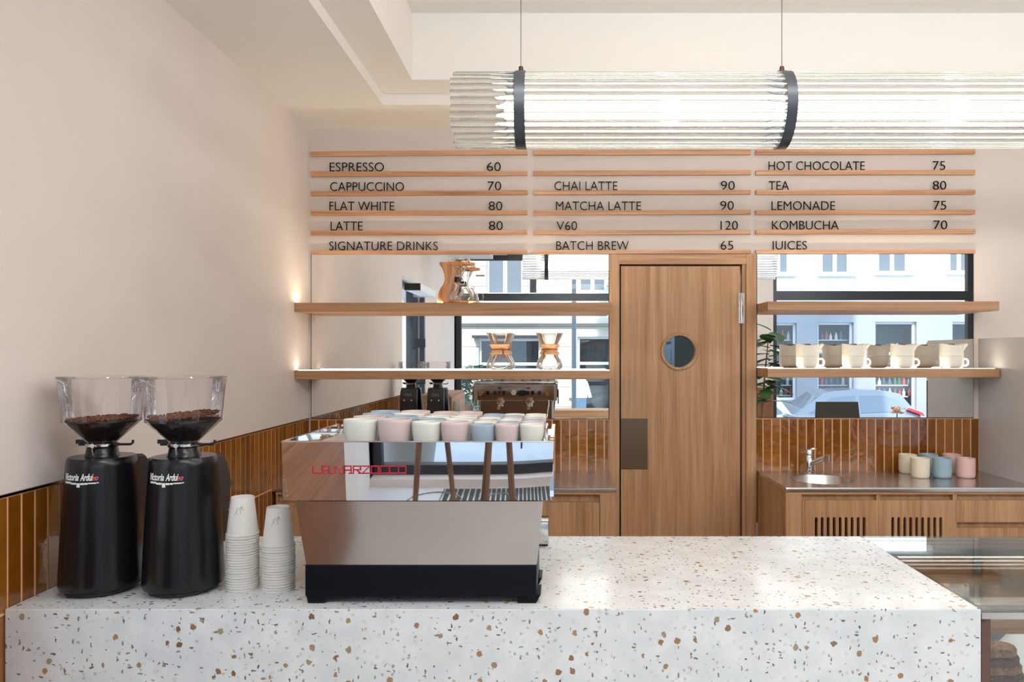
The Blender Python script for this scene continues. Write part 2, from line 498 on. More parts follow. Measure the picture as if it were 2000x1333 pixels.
def circle(cx, cz, r, n=48): return [(cx+r*math.cos(2*math.pi*k/n), cz+r*math.sin(2*math.pi*k/n)) for k in range(n)]
def rect(x0, x1, z0, z1): return [(x0, z0), (x1, z0), (x1, z1), (x0, z1)]
def slot(x0, x1, z0, z1, n=8):
    r = (x1-x0)/2; c = (x0+x1)/2
    return [(c-r*math.cos(math.pi*k/n), z0+r-r*math.sin(math.pi*k/n)) for k in range(n+1)] + [(c+r*math.cos(math.pi*k/n), z1-r+r*math.sin(math.pi*k/n)) for k in range(n+1)]

WL = -1.425                  # left wall
CT = 0.901                  # serving counter top
WT = 0.896                  # back worktop
YF = -1.6                   # inner face of the street front
XR = 6.0

# ------------------------------------------------------------------ the room
def S(o, label, cat): return tag(o, label, cat, kind='structure')

S(MB().box(WL-0.25, XR+0.2, YF-0.3, 4.55, -0.12, 0.0).build('floor', M['floor']), 'pale grey polished floor of the cafe', 'floor')

wl = MB().wall('x', WL-0.25, WL, YF-0.3, 4.55, 0, 3.3, [(0.75, 1.76, 0.93, 2.26)]).build('wall_left', M['plaster'])
S(wl, 'beige plastered left wall above the amber tiles', 'wall')
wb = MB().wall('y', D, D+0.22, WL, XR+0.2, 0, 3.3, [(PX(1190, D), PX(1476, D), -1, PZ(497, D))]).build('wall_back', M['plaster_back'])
S(wb, 'beige back wall that carries the menu, mirrors and door', 'wall')
S(MB().wall('x', XR, XR+0.2, YF, D, 0, 3.3, []).build('wall_right', M['plaster']), 'beige wall at the far right of the room', 'wall')
W1 = (WL, 2.25, 0.06, 2.90)
W2 = (2.83, 5.56, 0.06, 3.0)
S(MB().wall('y', YF-0.3, YF, WL-0.25, XR+0.2, -0.9, 12.5, [W1, W2]).build('wall_front', M['plaster']), 'street front wall with large shop windows, seen in the mirrors', 'wall')

m = MB()
r0 = (WL, XR, YF, D); r1 = (-0.9076, 5.7, YF, 3.912); r2 = (-0.7193, 5.6, YF, 3.708)
za, zb, zc = 2.823, 2.878, 3.20
def ring(mb, A, B, z):
    a = [(A[0], A[2]), (A[1], A[2]), (A[1], A[3]), (A[0], A[3])]; b = [(B[0], B[2]), (B[1], B[2]), (B[1], B[3]), (B[0], B[3])]
    for i in range(1, 4):
        j = (i+1) % 4
        mb.poly([(*a[i], z), (*a[j], z), (*b[j], z), (*b[i], z)])
def riser(mb, A, z0, z1):
    a = [(A[0], A[2]), (A[1], A[2]), (A[1], A[3]), (A[0], A[3])]
    for i in range(1, 4):
        j = (i+1) % 4
        mb.poly([(*a[i], z0), (*a[j], z0), (*a[j], z1), (*a[i], z1)])
ring(m, r0, r1, za); riser(m, r1, za, zb); ring(m, r1, r2, zb); riser(m, r2, zb, zc)
m.poly([(r2[0], r2[2], zc), (r2[1], r2[2], zc), (r2[1], r2[3], zc), (r2[0], r2[3], zc)])
m.box(WL-0.25, XR+0.2, YF-0.3, 4.55, 3.3, 3.5)
S(m.build('ceiling', M['ceiling'], smooth=0), 'white coffered ceiling with a stepped recess', 'ceiling')

# tiles: individual slightly tilted glazed tiles over a grout bed, parts of their walls
def tiles(name, parent, axis, t, u0, u1, z0, z1, pitch, zj, sgn, holes_u=None):
    rng = random.Random(name + str(t))
    m = MB(); lay = m.bm.loops.layers.float_color.new('tint')
    g = 0.0027
    us = []
    u = u0
    while u < u1-0.004:
        us.append((u, min(u+pitch, u1))); u += pitch
    rows = [(zj, z1)] + ([(z0, zj)] if z0 < zj else [])
    for a, b in us:
        for c, d in rows:
            col = [srgb(160, 100, 28), srgb(148, 90, 22), srgb(168, 106, 34), srgb(140, 82, 20)][rng.randrange(4)]
            k = rng.uniform(0.66, 0.92)
            col = (col[0]*k, col[1]*k*rng.uniform(0.94, 1.04), col[2]*k, 1)
            tu, tz = rng.uniform(-1, 1)*0.0005, rng.uniform(-1, 1)*0.0005
            e = 0.0016
            f = (lambda uu, zz, dep: (t+sgn*dep, uu, zz)) if axis == 'x' else (lambda uu, zz, dep: (uu, t+sgn*dep, zz))
            o = [(a+g, c+g), (b-g, c+g), (b-g, d-g), (a+g, d-g)]
            i_ = [(a+g+e, c+g+e), (b-g-e, c+g+e), (b-g-e, d-g-e), (a+g+e, d-g-e)]
            dd = [(0.009 if axis == 'y' else 0.0062)+tu*su+tz*sz for su, sz in ((-1, -1), (1, -1), (1, 1), (-1, 1))]
            gd_ = 0.0072 if axis == 'y' else 0.0045
            V0 = [m.bm.verts.new(f(p[0], p[1], gd_-0.002)) for p in o]
            V1 = [m.bm.verts.new(f(p[0], p[1], q)) for p, q in zip(i_, dd)]
            fs = [m.bm.faces.new(V1)] + [m.bm.faces.new([V0[q], V0[(q+1) % 4], V1[(q+1) % 4], V1[q]]) for q in range(4)]
            for fc in fs:
                for lp in fc.loops: lp[lay] = col
    o = m.build(name, M['tile'], parent, smooth=0)
    b = MB()
    gd_ = 0.0072 if axis == 'y' else 0.0045
    if axis == 'x': b.box(min(t, t+sgn*gd_), max(t, t+sgn*gd_), u0, u1, z0, z1)
    else: b.box(u0, u1, min(t, t+sgn*gd_), max(t, t+sgn*gd_), z0, z1)
    b.build('grout', M['grout'], o, smooth=0)
    return o
TT = PZ(819, D)
tiles('tile_backsplash', wl, 'x', WL, 1.765, D-0.003, 0.60, TT, 0.0512, 0.888, 1)
tiles('tile_backsplash', wb, 'y', D, PX(1489.75, D)-0.0487*1, PX(1911, D), WT, PZ(817, D)-0.002, 0.0487, 0.60, -1)
tiles('tile_backsplash', wb, 'y', D, WL+0.012, PX(1189, D), WT, TT-0.002, 0.0487, 0.60, -1)
S(MB().box(WL, WL+0.0085, 1.765, D, TT, TT+0.007).build('trim_1', M['dark_steel']), 'thin dark metal strip along the top of the left wall tiles', 'trim')

# door in the back wall
dr = thing('door_1', 'oak swing door with round porthole in the back wall', 'door', (PX(1330, D), D, 0), kind='structure')
xl, xr_ = PX(1190, D), PX(1476, D)
zt = PZ(497, D)
fr = MB()
fr.box(xl, PX(1209.5, D), D-0.014, D+0.11, 0, zt)
fr.box(PX(1456.5, D), xr_, D-0.014, D+0.11, 0, zt)
fr.build('door_frame', M['oak_v'], dr)
MB().box(PX(1209.5, D), PX(1456.5, D), D-0.012, D+0.11, PZ(516.5, D), zt).build('door_header', M['oak_h'], dr)
MB().box(PX(1449.5, D), PX(1456.5, D), D+0.0, D+0.11, 0, PZ(516.5, D)).build('door_stop', M['oak_v'], dr)
m = MB(); m.box(PX(1209.6, D), PX(1219, D), D+0.046, D+0.11, 0, PZ(516.6, D)); m.box(PX(1219, D), PX(1449, D), D+0.046, D+0.11, PZ(523, D), PZ(516.6, D)); m.build('door_rebate', M['black_mat'], dr)
px_, pz_ = PX(1327, D), PZ(687, D)
lf = MB()
holed(lf, rect(PX(1213, D), PX(1445.5, D), 0.008, PZ(520, D)), [circle(px_, pz_, 33*D/F)], 'y', D+0.004, D+0.044)
leaf = lf.build('door_leaf', M['oak_v'], dr)
def lathe_y(name, prof, cx, cz, y, mat, parent, seg=40, smooth=35):
    """lathe whose axis points at the room (-Y)"""
    mb = MB(); mb.lathe(prof, 0, 0, 0, seg)
    bmesh.ops.rotate(mb.bm, verts=mb.bm.verts, cent=(0, 0, 0), matrix=Matrix.Rotation(math.radians(90), 3, 'X'))
    bmesh.ops.translate(mb.bm, verts=mb.bm.verts, vec=(cx, y, cz))
    return mb.build(name, mat, parent, smooth)
s_ = D/F
pr = lathe_y('porthole_ring', [(31*s_, -0.044), (31*s_, 0.006), (32*s_, 0.009), (35.5*s_, 0.009), (36.6*s_, 0.006), (36.6*s_, -0.002), (33.1*s_, -0.002), (33.1*s_, -0.044)], px_, pz_, D+0.002, M['oak_v'], leaf)
lathe_y('porthole_pane', [(0, 0.002), (31.5*s_, 0.002), (31.5*s_, -0.002), (0, -0.002)], px_, pz_, D+0.03, M['pane'], leaf)
MB().box(PX(1213.5, D), PX(1265, D), D+0.0015, D+0.0045, PZ(917.5, D), PZ(818, D)).build('push_plate', M['bronze'], dr)
for z0_, z1_ in ((573, 632), (1180, 1239)):
    h = MB()
    xh = PX(1447.5, D)
    zz = [PZ(z1_, D)+(PZ(z0_, D)-PZ(z1_, D))*k/3 for k in range(4)]
    for k in range(3): h.tube([(xh, D-0.012, zz[k]+0.001), (xh, D-0.012, zz[k+1]-0.001)], 0.0105, 14)
    h.box(xh-0.016, xh+0.016, D-0.008, D+0.004, zz[0], zz[3])
    h.build('hinge', M['chrome'], dr)
# the dim room behind the door
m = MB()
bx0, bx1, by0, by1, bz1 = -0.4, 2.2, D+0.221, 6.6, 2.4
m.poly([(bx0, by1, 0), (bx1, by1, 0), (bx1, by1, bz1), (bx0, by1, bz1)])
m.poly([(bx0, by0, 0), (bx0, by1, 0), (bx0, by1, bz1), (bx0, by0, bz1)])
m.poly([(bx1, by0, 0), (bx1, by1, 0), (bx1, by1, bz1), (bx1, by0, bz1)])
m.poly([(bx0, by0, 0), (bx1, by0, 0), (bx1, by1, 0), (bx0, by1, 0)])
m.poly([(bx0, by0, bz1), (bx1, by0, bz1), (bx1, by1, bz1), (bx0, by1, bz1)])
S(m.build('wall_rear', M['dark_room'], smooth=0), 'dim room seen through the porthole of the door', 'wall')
kc = thing('cupboard', 'pale blue cupboard in the dim room behind the porthole', 'cupboard', (0.5, 5.6, 0))
MB().box(0.0, 0.80, 5.42, 5.9, 0, 2.1).build('body', M['bluecab'], kc)
MB().box(0.03, 0.77, 5.40, 5.42, 0.05, 1.60).build('door', M['bluecab'], kc)
MB().box(0.03, 0.77, 5.40, 5.42, 1.64, 2.05).build('door', M['bluecab'], kc)
pl = bpy.data.lights.new('back_room_fill', 'POINT'); pl.energy = 9; pl.color = (0.85, 0.93, 1); pl.shadow_soft_size = 0.1  # unseen fill light added to brighten the room behind the porthole
po = bpy.data.objects.new('back_room_fill', pl); po.location = (0.6, 4.85, 2.2); COL.objects.link(po)

# mirrors
def mirror(x0, x1, z0, z1, label):
    r = thing('wall_mirror', label, 'mirror', ((x0+x1)/2, D-0.003, z0))
    MB().box(x0, x1, D-0.005, D-0.0005, z0, z1).build('mirror_backing', M['mirror_edge'], r, smooth=0)
    MB().box(x0+0.004, x1-0.003, D-0.0062, D-0.0051, z0+0.004, z1-0.003).build('mirror_glass', M['mirror'], r, smooth=0)
mirror(PX(607.5, D), PX(1189.5, D), PZ(819, D), PZ(496.5, D), 'large mirror behind the shelves left of the oak door')
mirror(PX(1477, D), PX(1901, D), PZ(817, D), PZ(496, D), 'mirror behind the shelves right of the oak door')

# ------------------------------------------------------------------ oak shelves with light strips
YS = 4.10
def shelf(x0, x1, z0, z1, label, lit=True):
    r = thing('shelf', label, 'shelf', ((x0+x1)/2, 4.2, z0), 'oak wall shelves')
    m = MB(); m.box(x0, x1, YS, D-0.007, z0, z1, 0.0015, 1)
    m.build('board', M['oak_h'], r)
    MB().box(x0+0.012, x1-0.012, YS+0.030, YS+0.037, z1-0.002, z1+0.0012).build('led_strip', M['led_up' if z1 > 1.7 else 'led'], r, smooth=0)
LS1 = (PZ(609.5, YS), PZ(591.5, YS)); LS2 = (PZ(741.5, YS), PZ(724, YS))
RS1 = (PZ(607, YS), PZ(589, YS)); RS2 = (PZ(738, YS), PZ(720.5, YS))
shelf(WL, PX(1190, D), *LS1, 'upper oak shelf left of the door with the wooden dripper stand')
shelf(WL, PX(1190, D), *LS2, 'lower oak shelf left of the door with two glass coffee makers')
shelf(PX(1478, D), PX(1952, YS), *RS1, 'empty upper oak shelf right of the door')
shelf(PX(1478, D), PX(1953, YS), *RS2, 'lower oak shelf right of the door with ivory teapots')

# ------------------------------------------------------------------ menu rails and lettering
YR = D - 0.024
cols = [
 ('left', 608, 1030, [(296.3, 304.6, 292.5, 301.5), (335, 344.5, 334, 342), (373.8, 382, 371.5, 380), (411.5, 420, 411, 419), (450.5, 459, 449.5, 457.5), (489.5, 496.3, 489, 496)]),
 ('middle', 1042.5, 1466, [(293.3, 302.5, 292.5, 301.5), (333.3, 342.5, 332.4, 341), (372, 380, 371, 379), (411.5, 419.5, 410, 418), (450, 458, 449, 457), (489, 496, 488, 495.3)]),
 ('right', 1476, 1903, [(292.2, 301.8, 291, 300.5), (332.6, 341.2, 332, 340.8), (371.2, 379.6, 370.8, 379.2), (410.8, 418.8, 409.8, 418), (449, 457.2, 448, 456.6), (488.4, 495.6, 487.8, 495)])]
ordn = ['topmost', 'second', 'third', 'fourth', 'fifth', 'lowest']
railtop = {}
for cn, x0, x1, rows in cols:
    for k, (a, b, a2, b2) in enumerate(rows):
        m = MB()
        X0, X1 = PX(x0, D-0.012), PX(x1, D-0.012)
        if cn == 'left': X0 = max(X0, WL+0.0)
        zl0, zl1, zr0, zr1 = PZ(b, YR), PZ(a, YR), PZ(b2, YR), PZ(a2, YR)
        m.hexa([(X0, YR, zl0), (X0, D-0.0005, zl0), (X0, D-0.0005, zl1), (X0, YR, zl1)], [(X1, YR, zr0), (X1, D-0.0005, zr0), (X1, D-0.0005, zr1), (X1, YR, zr1)])
        o = m.build('menu_rail', M['rail'], smooth=0)
        tag(o, f'{ordn[k]} thin wooden menu rail in the {cn} column of the menu wall', 'rail', 'wooden menu rails')
        railtop[cn, k] = (X0, X1, zl1, zr1)

def text_mesh(s, depth, shear=0.0, offset=0.0):
    cu = bpy.data.curves.new('txt', 'FONT'); cu.body = s; cu.extrude = depth/2; cu.shear = shear; cu.offset = offset; cu.resolution_u = 4
    o = bpy.data.objects.new('txt', cu); COL.objects.link(o)
    dg = bpy.context.evaluated_depsgraph_get(); dg.update()
    me = bpy.data.meshes.new_from_object(o.evaluated_get(dg))
    bpy.data.objects.remove(o); bpy.data.curves.remove(cu)
    return me

def text_bm(s, x0, x1, z0, z1, y, depth, offset=0.0, shear=0.0):
    """upright lettering facing the camera, filling the given box"""
    me = text_mesh(s, 1.0, shear, offset)
    mb = MB(); mb.bm.from_mesh(me); bpy.data.meshes.remove(me)
    for v in mb.bm.verts:
        if v.co.y < 0 and s.isupper(): v.co.y *= 0.1
    vx = [v.co.x for v in mb.bm.verts]; vy = [v.co.y for v in mb.bm.verts]
    a, b, c, d = min(vx), max(vx), min(vy), max(vy)
    for v in mb.bm.verts:
        v.co = Vector((x0+(v.co.x-a)/(b-a)*(x1-x0), y-v.co.z*depth, z0+(v.co.y-c)/(d-c)*(z1-z0)))
    return mb

YT = D - 0.018
menu = [('ESPRESSO', 644, 750, 'left', 1), ('60', 951, 978, 'left', 1), ('CAPPUCCINO', 645, 789, 'left', 2), ('70', 952.5, 979, 'left', 2),
 ('FLAT WHITE', 643.5, 770, 'left', 3), ('80', 954.5, 981, 'left', 3), ('LATTE', 646, 708, 'left', 4), ('80', 955, 982, 'left', 4), ('SIGNATURE DRINKS', 643, 855, 'left', 5),
 ('CHAI LATTE', 1083, 1206, 'middle', 2), ('90', 1408, 1435, 'middle', 2), ('MATCHA LATTE', 1086, 1252, 'middle', 3), ('90', 1407, 1433, 'middle', 3),
 ('V60', 1087, 1127, 'middle', 4), ('120', 1407.5, 1441, 'middle', 4), ('BATCH BREW', 1086.5, 1228, 'middle', 5), ('65', 1407.5, 1432, 'middle', 5),
 ('HOT CHOCOLATE', 1501, 1689, 'right', 1), ('75', 1822, 1846, 'right', 1), ('TEA', 1501.5, 1541, 'right', 2), ('80', 1822, 1848, 'right', 2),
 ('LEMONADE', 1507, 1631, 'right', 3), ('75', 1823.5, 1848, 'right', 3), ('KOMBUCHA', 1508, 1638, 'right', 4), ('70', 1823.5, 1850, 'right', 4), ('JUICES', 1506, 1576, 'right', 5)]
last = None
for s, x0, x1, cn, k in menu:
    X0, X1, zl, zr = railtop[cn, k]
    xa, xb = PX(x0, YT), PX(x1, YT)
    f_ = ((xa+xb)/2 - X0)/(X1-X0)
    zb_ = zl + (zr-zl)*f_ + 0.0012
    mb = text_bm(s, xa, xb, zb_, zb_+17.2*YT/F, YT, 0.004, offset=-0.010)
    o = mb.build('menu_price' if s.isdigit() else 'menu_word', M['ink'], smooth=0)
    if s.isdigit():
        tag(o, f'black price {s} on the {ordn[k]} rail of the {cn} menu column, right of {last}', 'lettering', 'menu prices')
    else:
        tag(o, f'black lettering {s} on the {ordn[k]} rail of the {cn} menu column', 'lettering', 'menu words'); last = s

# ------------------------------------------------------------------ back worktops, cabinets, sink
YW = 3.765
def worktop(x0, x1, label, hole=None):
    m = MB()
    holed(m, rect(x0, x1, YW, D-0.001), [circle(*hole)] if hole else [], 'z', WT-0.02, WT)
    bmesh.ops.recalc_face_normals(m.bm, faces=m.bm.faces)
    es = [e for e in m.bm.edges if all(abs(v.co.y-YW) < 1e-5 for v in e.verts) and abs(e.verts[0].co.z-e.verts[1].co.z) < 1e-6]
    bmesh.ops.bevel(m.bm, geom=es, offset=0.006, segments=4, affect='EDGES')
    o = m.build('worktop', M['brushed'], smooth=40)
    tag(o, label, 'worktop', 'steel worktops on the back wall')
    return o
SX, SY, SR = PX(1607, 4.02), 4.02, 0.155
worktop(WL+0.001, PX(1190, D)-0.001, 'stainless steel worktop left of the oak door, behind the espresso machine')
worktop(PX(1478.5, D), 2.35, 'stainless steel worktop with round sink right of the oak door', (SX, SY, SR))

sk = thing('sink', 'small round stainless steel sink under the tap', 'sink', (SX, SY, WT-0.13))
MB().lathe([(SR+0.0, 0.0), (SR-0.002, -0.004), (SR-0.006, -0.09), (SR-0.03, -0.122), (SR-0.06, -0.13), (0.03, -0.132)], SX, SY, WT, 48).build('bowl', M['brushed'], sk)
MB().lathe([(0.03, -0.131), (0.022, -0.1295), (0.01, -0.1315), (0, -0.1315)], SX, SY, WT, 24).build('drain', M['chrome'], sk)

YC = YW + 0.014
def cab_front(px, Y=YC): return PX(px, Y)
zg0, zg1, zd = PZ(966.5, YC), PZ(978, YC), PZ(959, YC)
# right run: sink cabinet, slotted cabinet, drawer cabinet
def slots(x0, n, pitch, wd, zt_): return [slot(x0+k*pitch, x0+k*pitch+wd, zt_-0.30, zt_) for k in range(n)]
def cabinet(name, label, x0, x1, left_panel, xd0, xd1, kind, slot0=None):
    r = thing(name, label, 'cabinet', ((x0+x1)/2, 4.05, 0), 'oak base cabinets on the back wall')
    m = MB()
    t = 0.018
    if left_panel:
        m.box(x0, x0+t, YC+0.0505, D-0.01, 0.0, WT-0.021)
    else:
        m.box(x0, x0+t/2, YC+0.004, D-0.01, 0.0, WT-0.021)
    m.box(x1-t/2, x1, YC+0.004, D-0.01, 0.0, WT-0.021)
    m.box(x0, x1, D-0.03, D-0.011, 0.0, WT-0.021)
    m.box(x0, x1, YC+0.02, D-0.01, 0.0, 0.1)
    m.build('carcass', M['oak_v'], r)
    MB().box(x0, x1, YC, YC+0.05, zg0, WT-0.0205).build('top_rail', M['oak_h'], r)
    MB().box(x0+0.002, x1-0.002, YC+0.028, YC+0.045, zg1-0.05, zg0).build('grip_recess', M['oak_v'], r)
    return r
def stile(r, x0, x1): MB().box(x0, x1, YC, YC+0.03, 0.0, zg0).build('stile', M['oak_v'], r)
def door(r, x0, x1, sl=None, z1=None, z0=0.1, name='door'):
    m = MB(); holed(m, rect(x0, x1, z0, z1 or zg1), sl or [], 'y', YC+0.003, YC+0.022)
    return m.build(name, M['oak_v'], r, smooth=0)
cR0 = PX(1478.5, D)+0.002
xA, xB, xC = PX(1716, YC), PX(1865.5, YC), 2.348
pit = 11.73*YC/F; wd_ = 5.6*YC/F; zs_ = PZ(1011, YC)
r = cabinet('base_cabinet', 'oak sink cabinet with slotted door at the left end of the right worktop', cR0, xA, True, 0, 0, 'd')
stile(r, cR0, PX(1566, YC)); door(r, PX(1567, YC), xA-0.001, slots(PX(1591.8, YC), 9, pit, wd_, zs_))
r = cabinet('base_cabinet', 'oak cabinet with slotted door between the sink cabinet and the drawers', xA+0.0005, xB, False, 0, 0, 'd')
door(r, xA+0.002, xB-0.002, slots(PX(1741.5, YC), 9, pit, wd_, zs_))
r = cabinet('base_cabinet', 'oak drawer cabinet below the mugs on the right worktop', xB+0.0005, xC, False, 0, 0, 'd')
z_ = zg1
for k, hgt in enumerate((0.108, 0.2, 0.3)):
    door(r, xB+0.003, xC-0.003, None, z_, z_-hgt, 'drawer')
    MB().box(xB+0.003, xC-0.003, YC+0.028, YC+0.045, z_-hgt-0.03, z_-hgt).build('grip_recess', M['oak_v'], r)
    z_ -= hgt+0.028
# left run
cL1 = PX(1190, D)-0.003
r = cabinet('base_cabinet', 'oak cabinet under the left worktop, beside the door frame', -0.60, cL1, False, 0, 0, 'd')
stile(r, PX(1172, YC), cL1); door(r, -0.598+0.3, PX(1171, YC), None, PZ(982, YC)); door(r, -0.597, -0.301, None, PZ(982, YC))
r = cabinet('base_cabinet', 'oak cabinet under the left worktop, in the corner behind the paper cups', WL+0.02, -0.6005, False, 0, 0, 'd')
door(r, WL+0.022, -1.012, None, PZ(982, YC)); door(r, -1.008, -0.603, None, PZ(982, YC))

# tap
tp = thing('tap', 'chrome mixer tap beside the round sink', 'tap', (PX(1580, 4.21), 4.21, WT))
tx, ty = PX(1580, 4.21), 4.21
tz = lambda py: PZ(py, 4.21)
m = MB(); m.lathe([(0, 0), (0.026, 0), (0.026, 0.006), (0.0205, 0.012), (0.0205, 0.098), (0.018, 0.104), (0, 0.104)], tx, ty, WT, 24); tb = m.build('body', M['chrome'], tp)
m = MB(); m.tube([(tx, ty, WT+0.05), (tx+0.03, ty-0.03, WT+0.072), (tx+0.066, ty-0.07, WT+0.098), (tx+0.075, ty-0.078, WT+0.100)], [0.015, 0.014, 0.0135, 0.0135], 16)
m.build('spout', M['chrome'], tp)
m = MB(); m.tube([(tx+0.072, ty-0.078, WT+0.115), (tx+0.072, ty-0.078, WT+0.078)], 0.0165, 18); m.build('aerator', M['chrome'], tp)
m = MB(); m.lathe([(0, 0.104), (0.0215, 0.104), (0.0215, 0.126), (0.016, 0.134), (0, 0.136)], tx, ty, WT, 24); m.tube([(tx, ty, WT+0.128), (tx+0.02, ty+0.0, WT+0.137), (tx+0.04, ty+0.004, WT+0.135)], [0.009, 0.007, 0.005], 10)
m.build('lever', M['chrome'], tp)

# tall grey unit at the right end
tg = thing('tall_cabinet', 'tall grey cabinet side at the right end of the sink worktop', 'cabinet', (2.67, 4.02, 0))
MB().box(2.352, 2.99, 3.72, D-0.001, 0.0, PZ(662, D)).build('body', M['grey_panel'], tg)
MB().box(2.353, 2.985, 3.70, 3.719, 0.08, 1.385).build('door', M['frame_dark'], tg)
MB().box(2.353, 2.985, 3.70, 3.719, 1.39, PZ(662, D)-0.01).build('door', M['grey_panel'], tg)

# mugs by the sink
def mug_mesh(r, h):
    return [(0, 0), (r*0.80, 0), (r*0.93, 0.004), (r*0.985, 0.016), (r, 0.03), (r, h-0.003), (r*0.985, h), (r*0.955, h-0.002), (r*0.94, h*0.5), (r*0.90, 0.012), (0, 0.008)]
mugs = [(1773, 4.235, 'mcream', 'cream mug at the back left of the six by the sink'), (1797, 4.085, 'mcream', 'cream mug in the front row of six by the sink'),
        (1814, 4.245, 'mblue', 'grey-blue mug in the back row by the tiles'), (1840, 4.085, 'mblue', 'grey-blue mug in the front row by the sink'),
        (1858, 4.245, 'mpink', 'pink mug in the back row by the tiles'), (1886, 4.085, 'mpink', 'pink mug at the front right, nearest the grey cabinet')]
for px, Y, mt, lb in mugs:
    m = MB(); m.lathe(mug_mesh(0.0475, 0.104), PX(px, Y), Y, WT+0.0003, 40)
    tag(m.build('mug', M[mt], smooth=60), lb, 'mug', 'six mugs on the right worktop')

# ------------------------------------------------------------------ serving counter
XC1 = 1.0685
m = MB()
Yl, Yr, Yb = 1.956, 1.953, 2.742
m.hexa([(WL+0.0075, Yl, 0), (XC1, Yr, 0), (XC1, Yb, 0), (WL+0.0075, Yb, 0)], [(WL+0.0075, Yl, CT), (XC1, Yr, CT), (XC1, Yb, CT), (WL+0.0075, Yb, CT)])
bmesh.ops.bevel(m.bm, geom=[e for e in m.bm.edges], offset=0.002, segments=2, affect='EDGES')
tag(m.build('service_counter', M['terrazzo']), 'white terrazzo serving counter with brown and grey chips', 'counter')

# ------------------------------------------------------------------ pastry display case to the right of the counter
dc = thing('display_case', 'glass topped pastry display case with bronze frame right of the counter', 'display case', (1.9, 2.35, 0))
x0, x1, y0, y1 = XC1+0.001, 2.75, 1.953, Yb
for xx in (x0, x1-0.022):
    for yy in (y0, y1-0.022): MB().box(xx, xx+0.0225, yy, yy+0.022, 0.0, 0.877).build('post', M['bronze_frame'], dc)
m = MB()
m.box(x0, x0+0.012, y0, y1, 0.868, 0.889)
m.build('side_rail', M['bronze_frame'], dc)
MB().box(x1-0.022, x1, y0, y1, 0.868, 0.889).build('side_rail', M['bronze_frame'], dc)
MB().box(x0, x1, y0-0.0005, y0+0.012, 0.877, 0.8935).build('front_rail', M['satin'], dc)
MB().box(x0, x1, y1-0.03, y1, 0.845, 0.893).build('back_rail', M['brushed'], dc)
MB().box(x0+0.002, x1, y0+0.0, y1-0.0005, 0.8945, CT).build('top_pane', M['casetop'], dc, smooth=0)
MB().box(x0+0.023, x1-0.023, y0+0.004, y0+0.009, 0.10, 0.876).build('front_pane', M['pane'], dc, smooth=0)
MB().box(x0+0.03, x1-0.03, y1-0.055, y1-0.036, 0.838, 0.8445).build('fill_strip', M['case_fill'], dc, smooth=0)  # hidden glowing strip added to brighten the dark case
MB().box(x0+0.026, x1-0.026, y1-0.058, y1-0.03, 0.8447, 0.852).build('fill_cover', M['brushed'], dc, smooth=0)  # covers the added strip from above
m = MB(); m.box(x0+0.001, x1, y0+0.0, y0+0.008, 0.8936, 0.8944); m.box(x0+0.001, x0+0.02, y0, y1, 0.8915, 0.8943)
m.build('seal', M['black_mat'], dc, smooth=0)
for k in range(3):
    a = x0+0.025+k*0.395; MB().box(a, a+0.385, y1-0.028, y1-0.012, 0.10, 0.842).build('back_panel', M['oak_h'], dc)
MB().box(1.452, 1.478, y1-0.036, y1-0.029, 0.10, 0.842).build('back_post', M['brushed'], dc)
MB().box(x0+0.02, x1-0.02, 2.42, y1-0.076, 0.760, 0.766).build('glass_shelf', M['casetop'], dc, smooth=0)
MB().box(x0+0.02, x1-0.02, y1-0.075, y1-0.06, 0.756, 0.776).build('shelf_rail', M['satin'], dc)
MB().box(x0+0.02, x1-0.02, y0+0.02, y1-0.03, 0.645, 0.66).build('shelf', M['greyshelf'], dc)
m = MB(); m.box(x0+0.024, x1-0.024, y0+0.035, y0+0.040, 0.826, 0.864)
m.build('shade_strip', M['oak_h'], dc)
MB().box(x0+0.02, x1-0.02, y0+0.01, y1-0.02, 0.02, 0.10).build('plinth', M['bronze_frame'], dc)
MB().box(x0+0.026, x0+0.22, y1-0.075, y1-0.045, 0.868, 0.884).build('glow_bar', M['caseglow'], dc)  # short pale glowing bar at the back left of the case
tag(MB().box(1.257, 1.323, 2.48, 2.54, 0.7665, 0.792, 0.004).build('ticket_block', M['whitepaper']), 'small white block on the glass shelf of the display case', 'box')

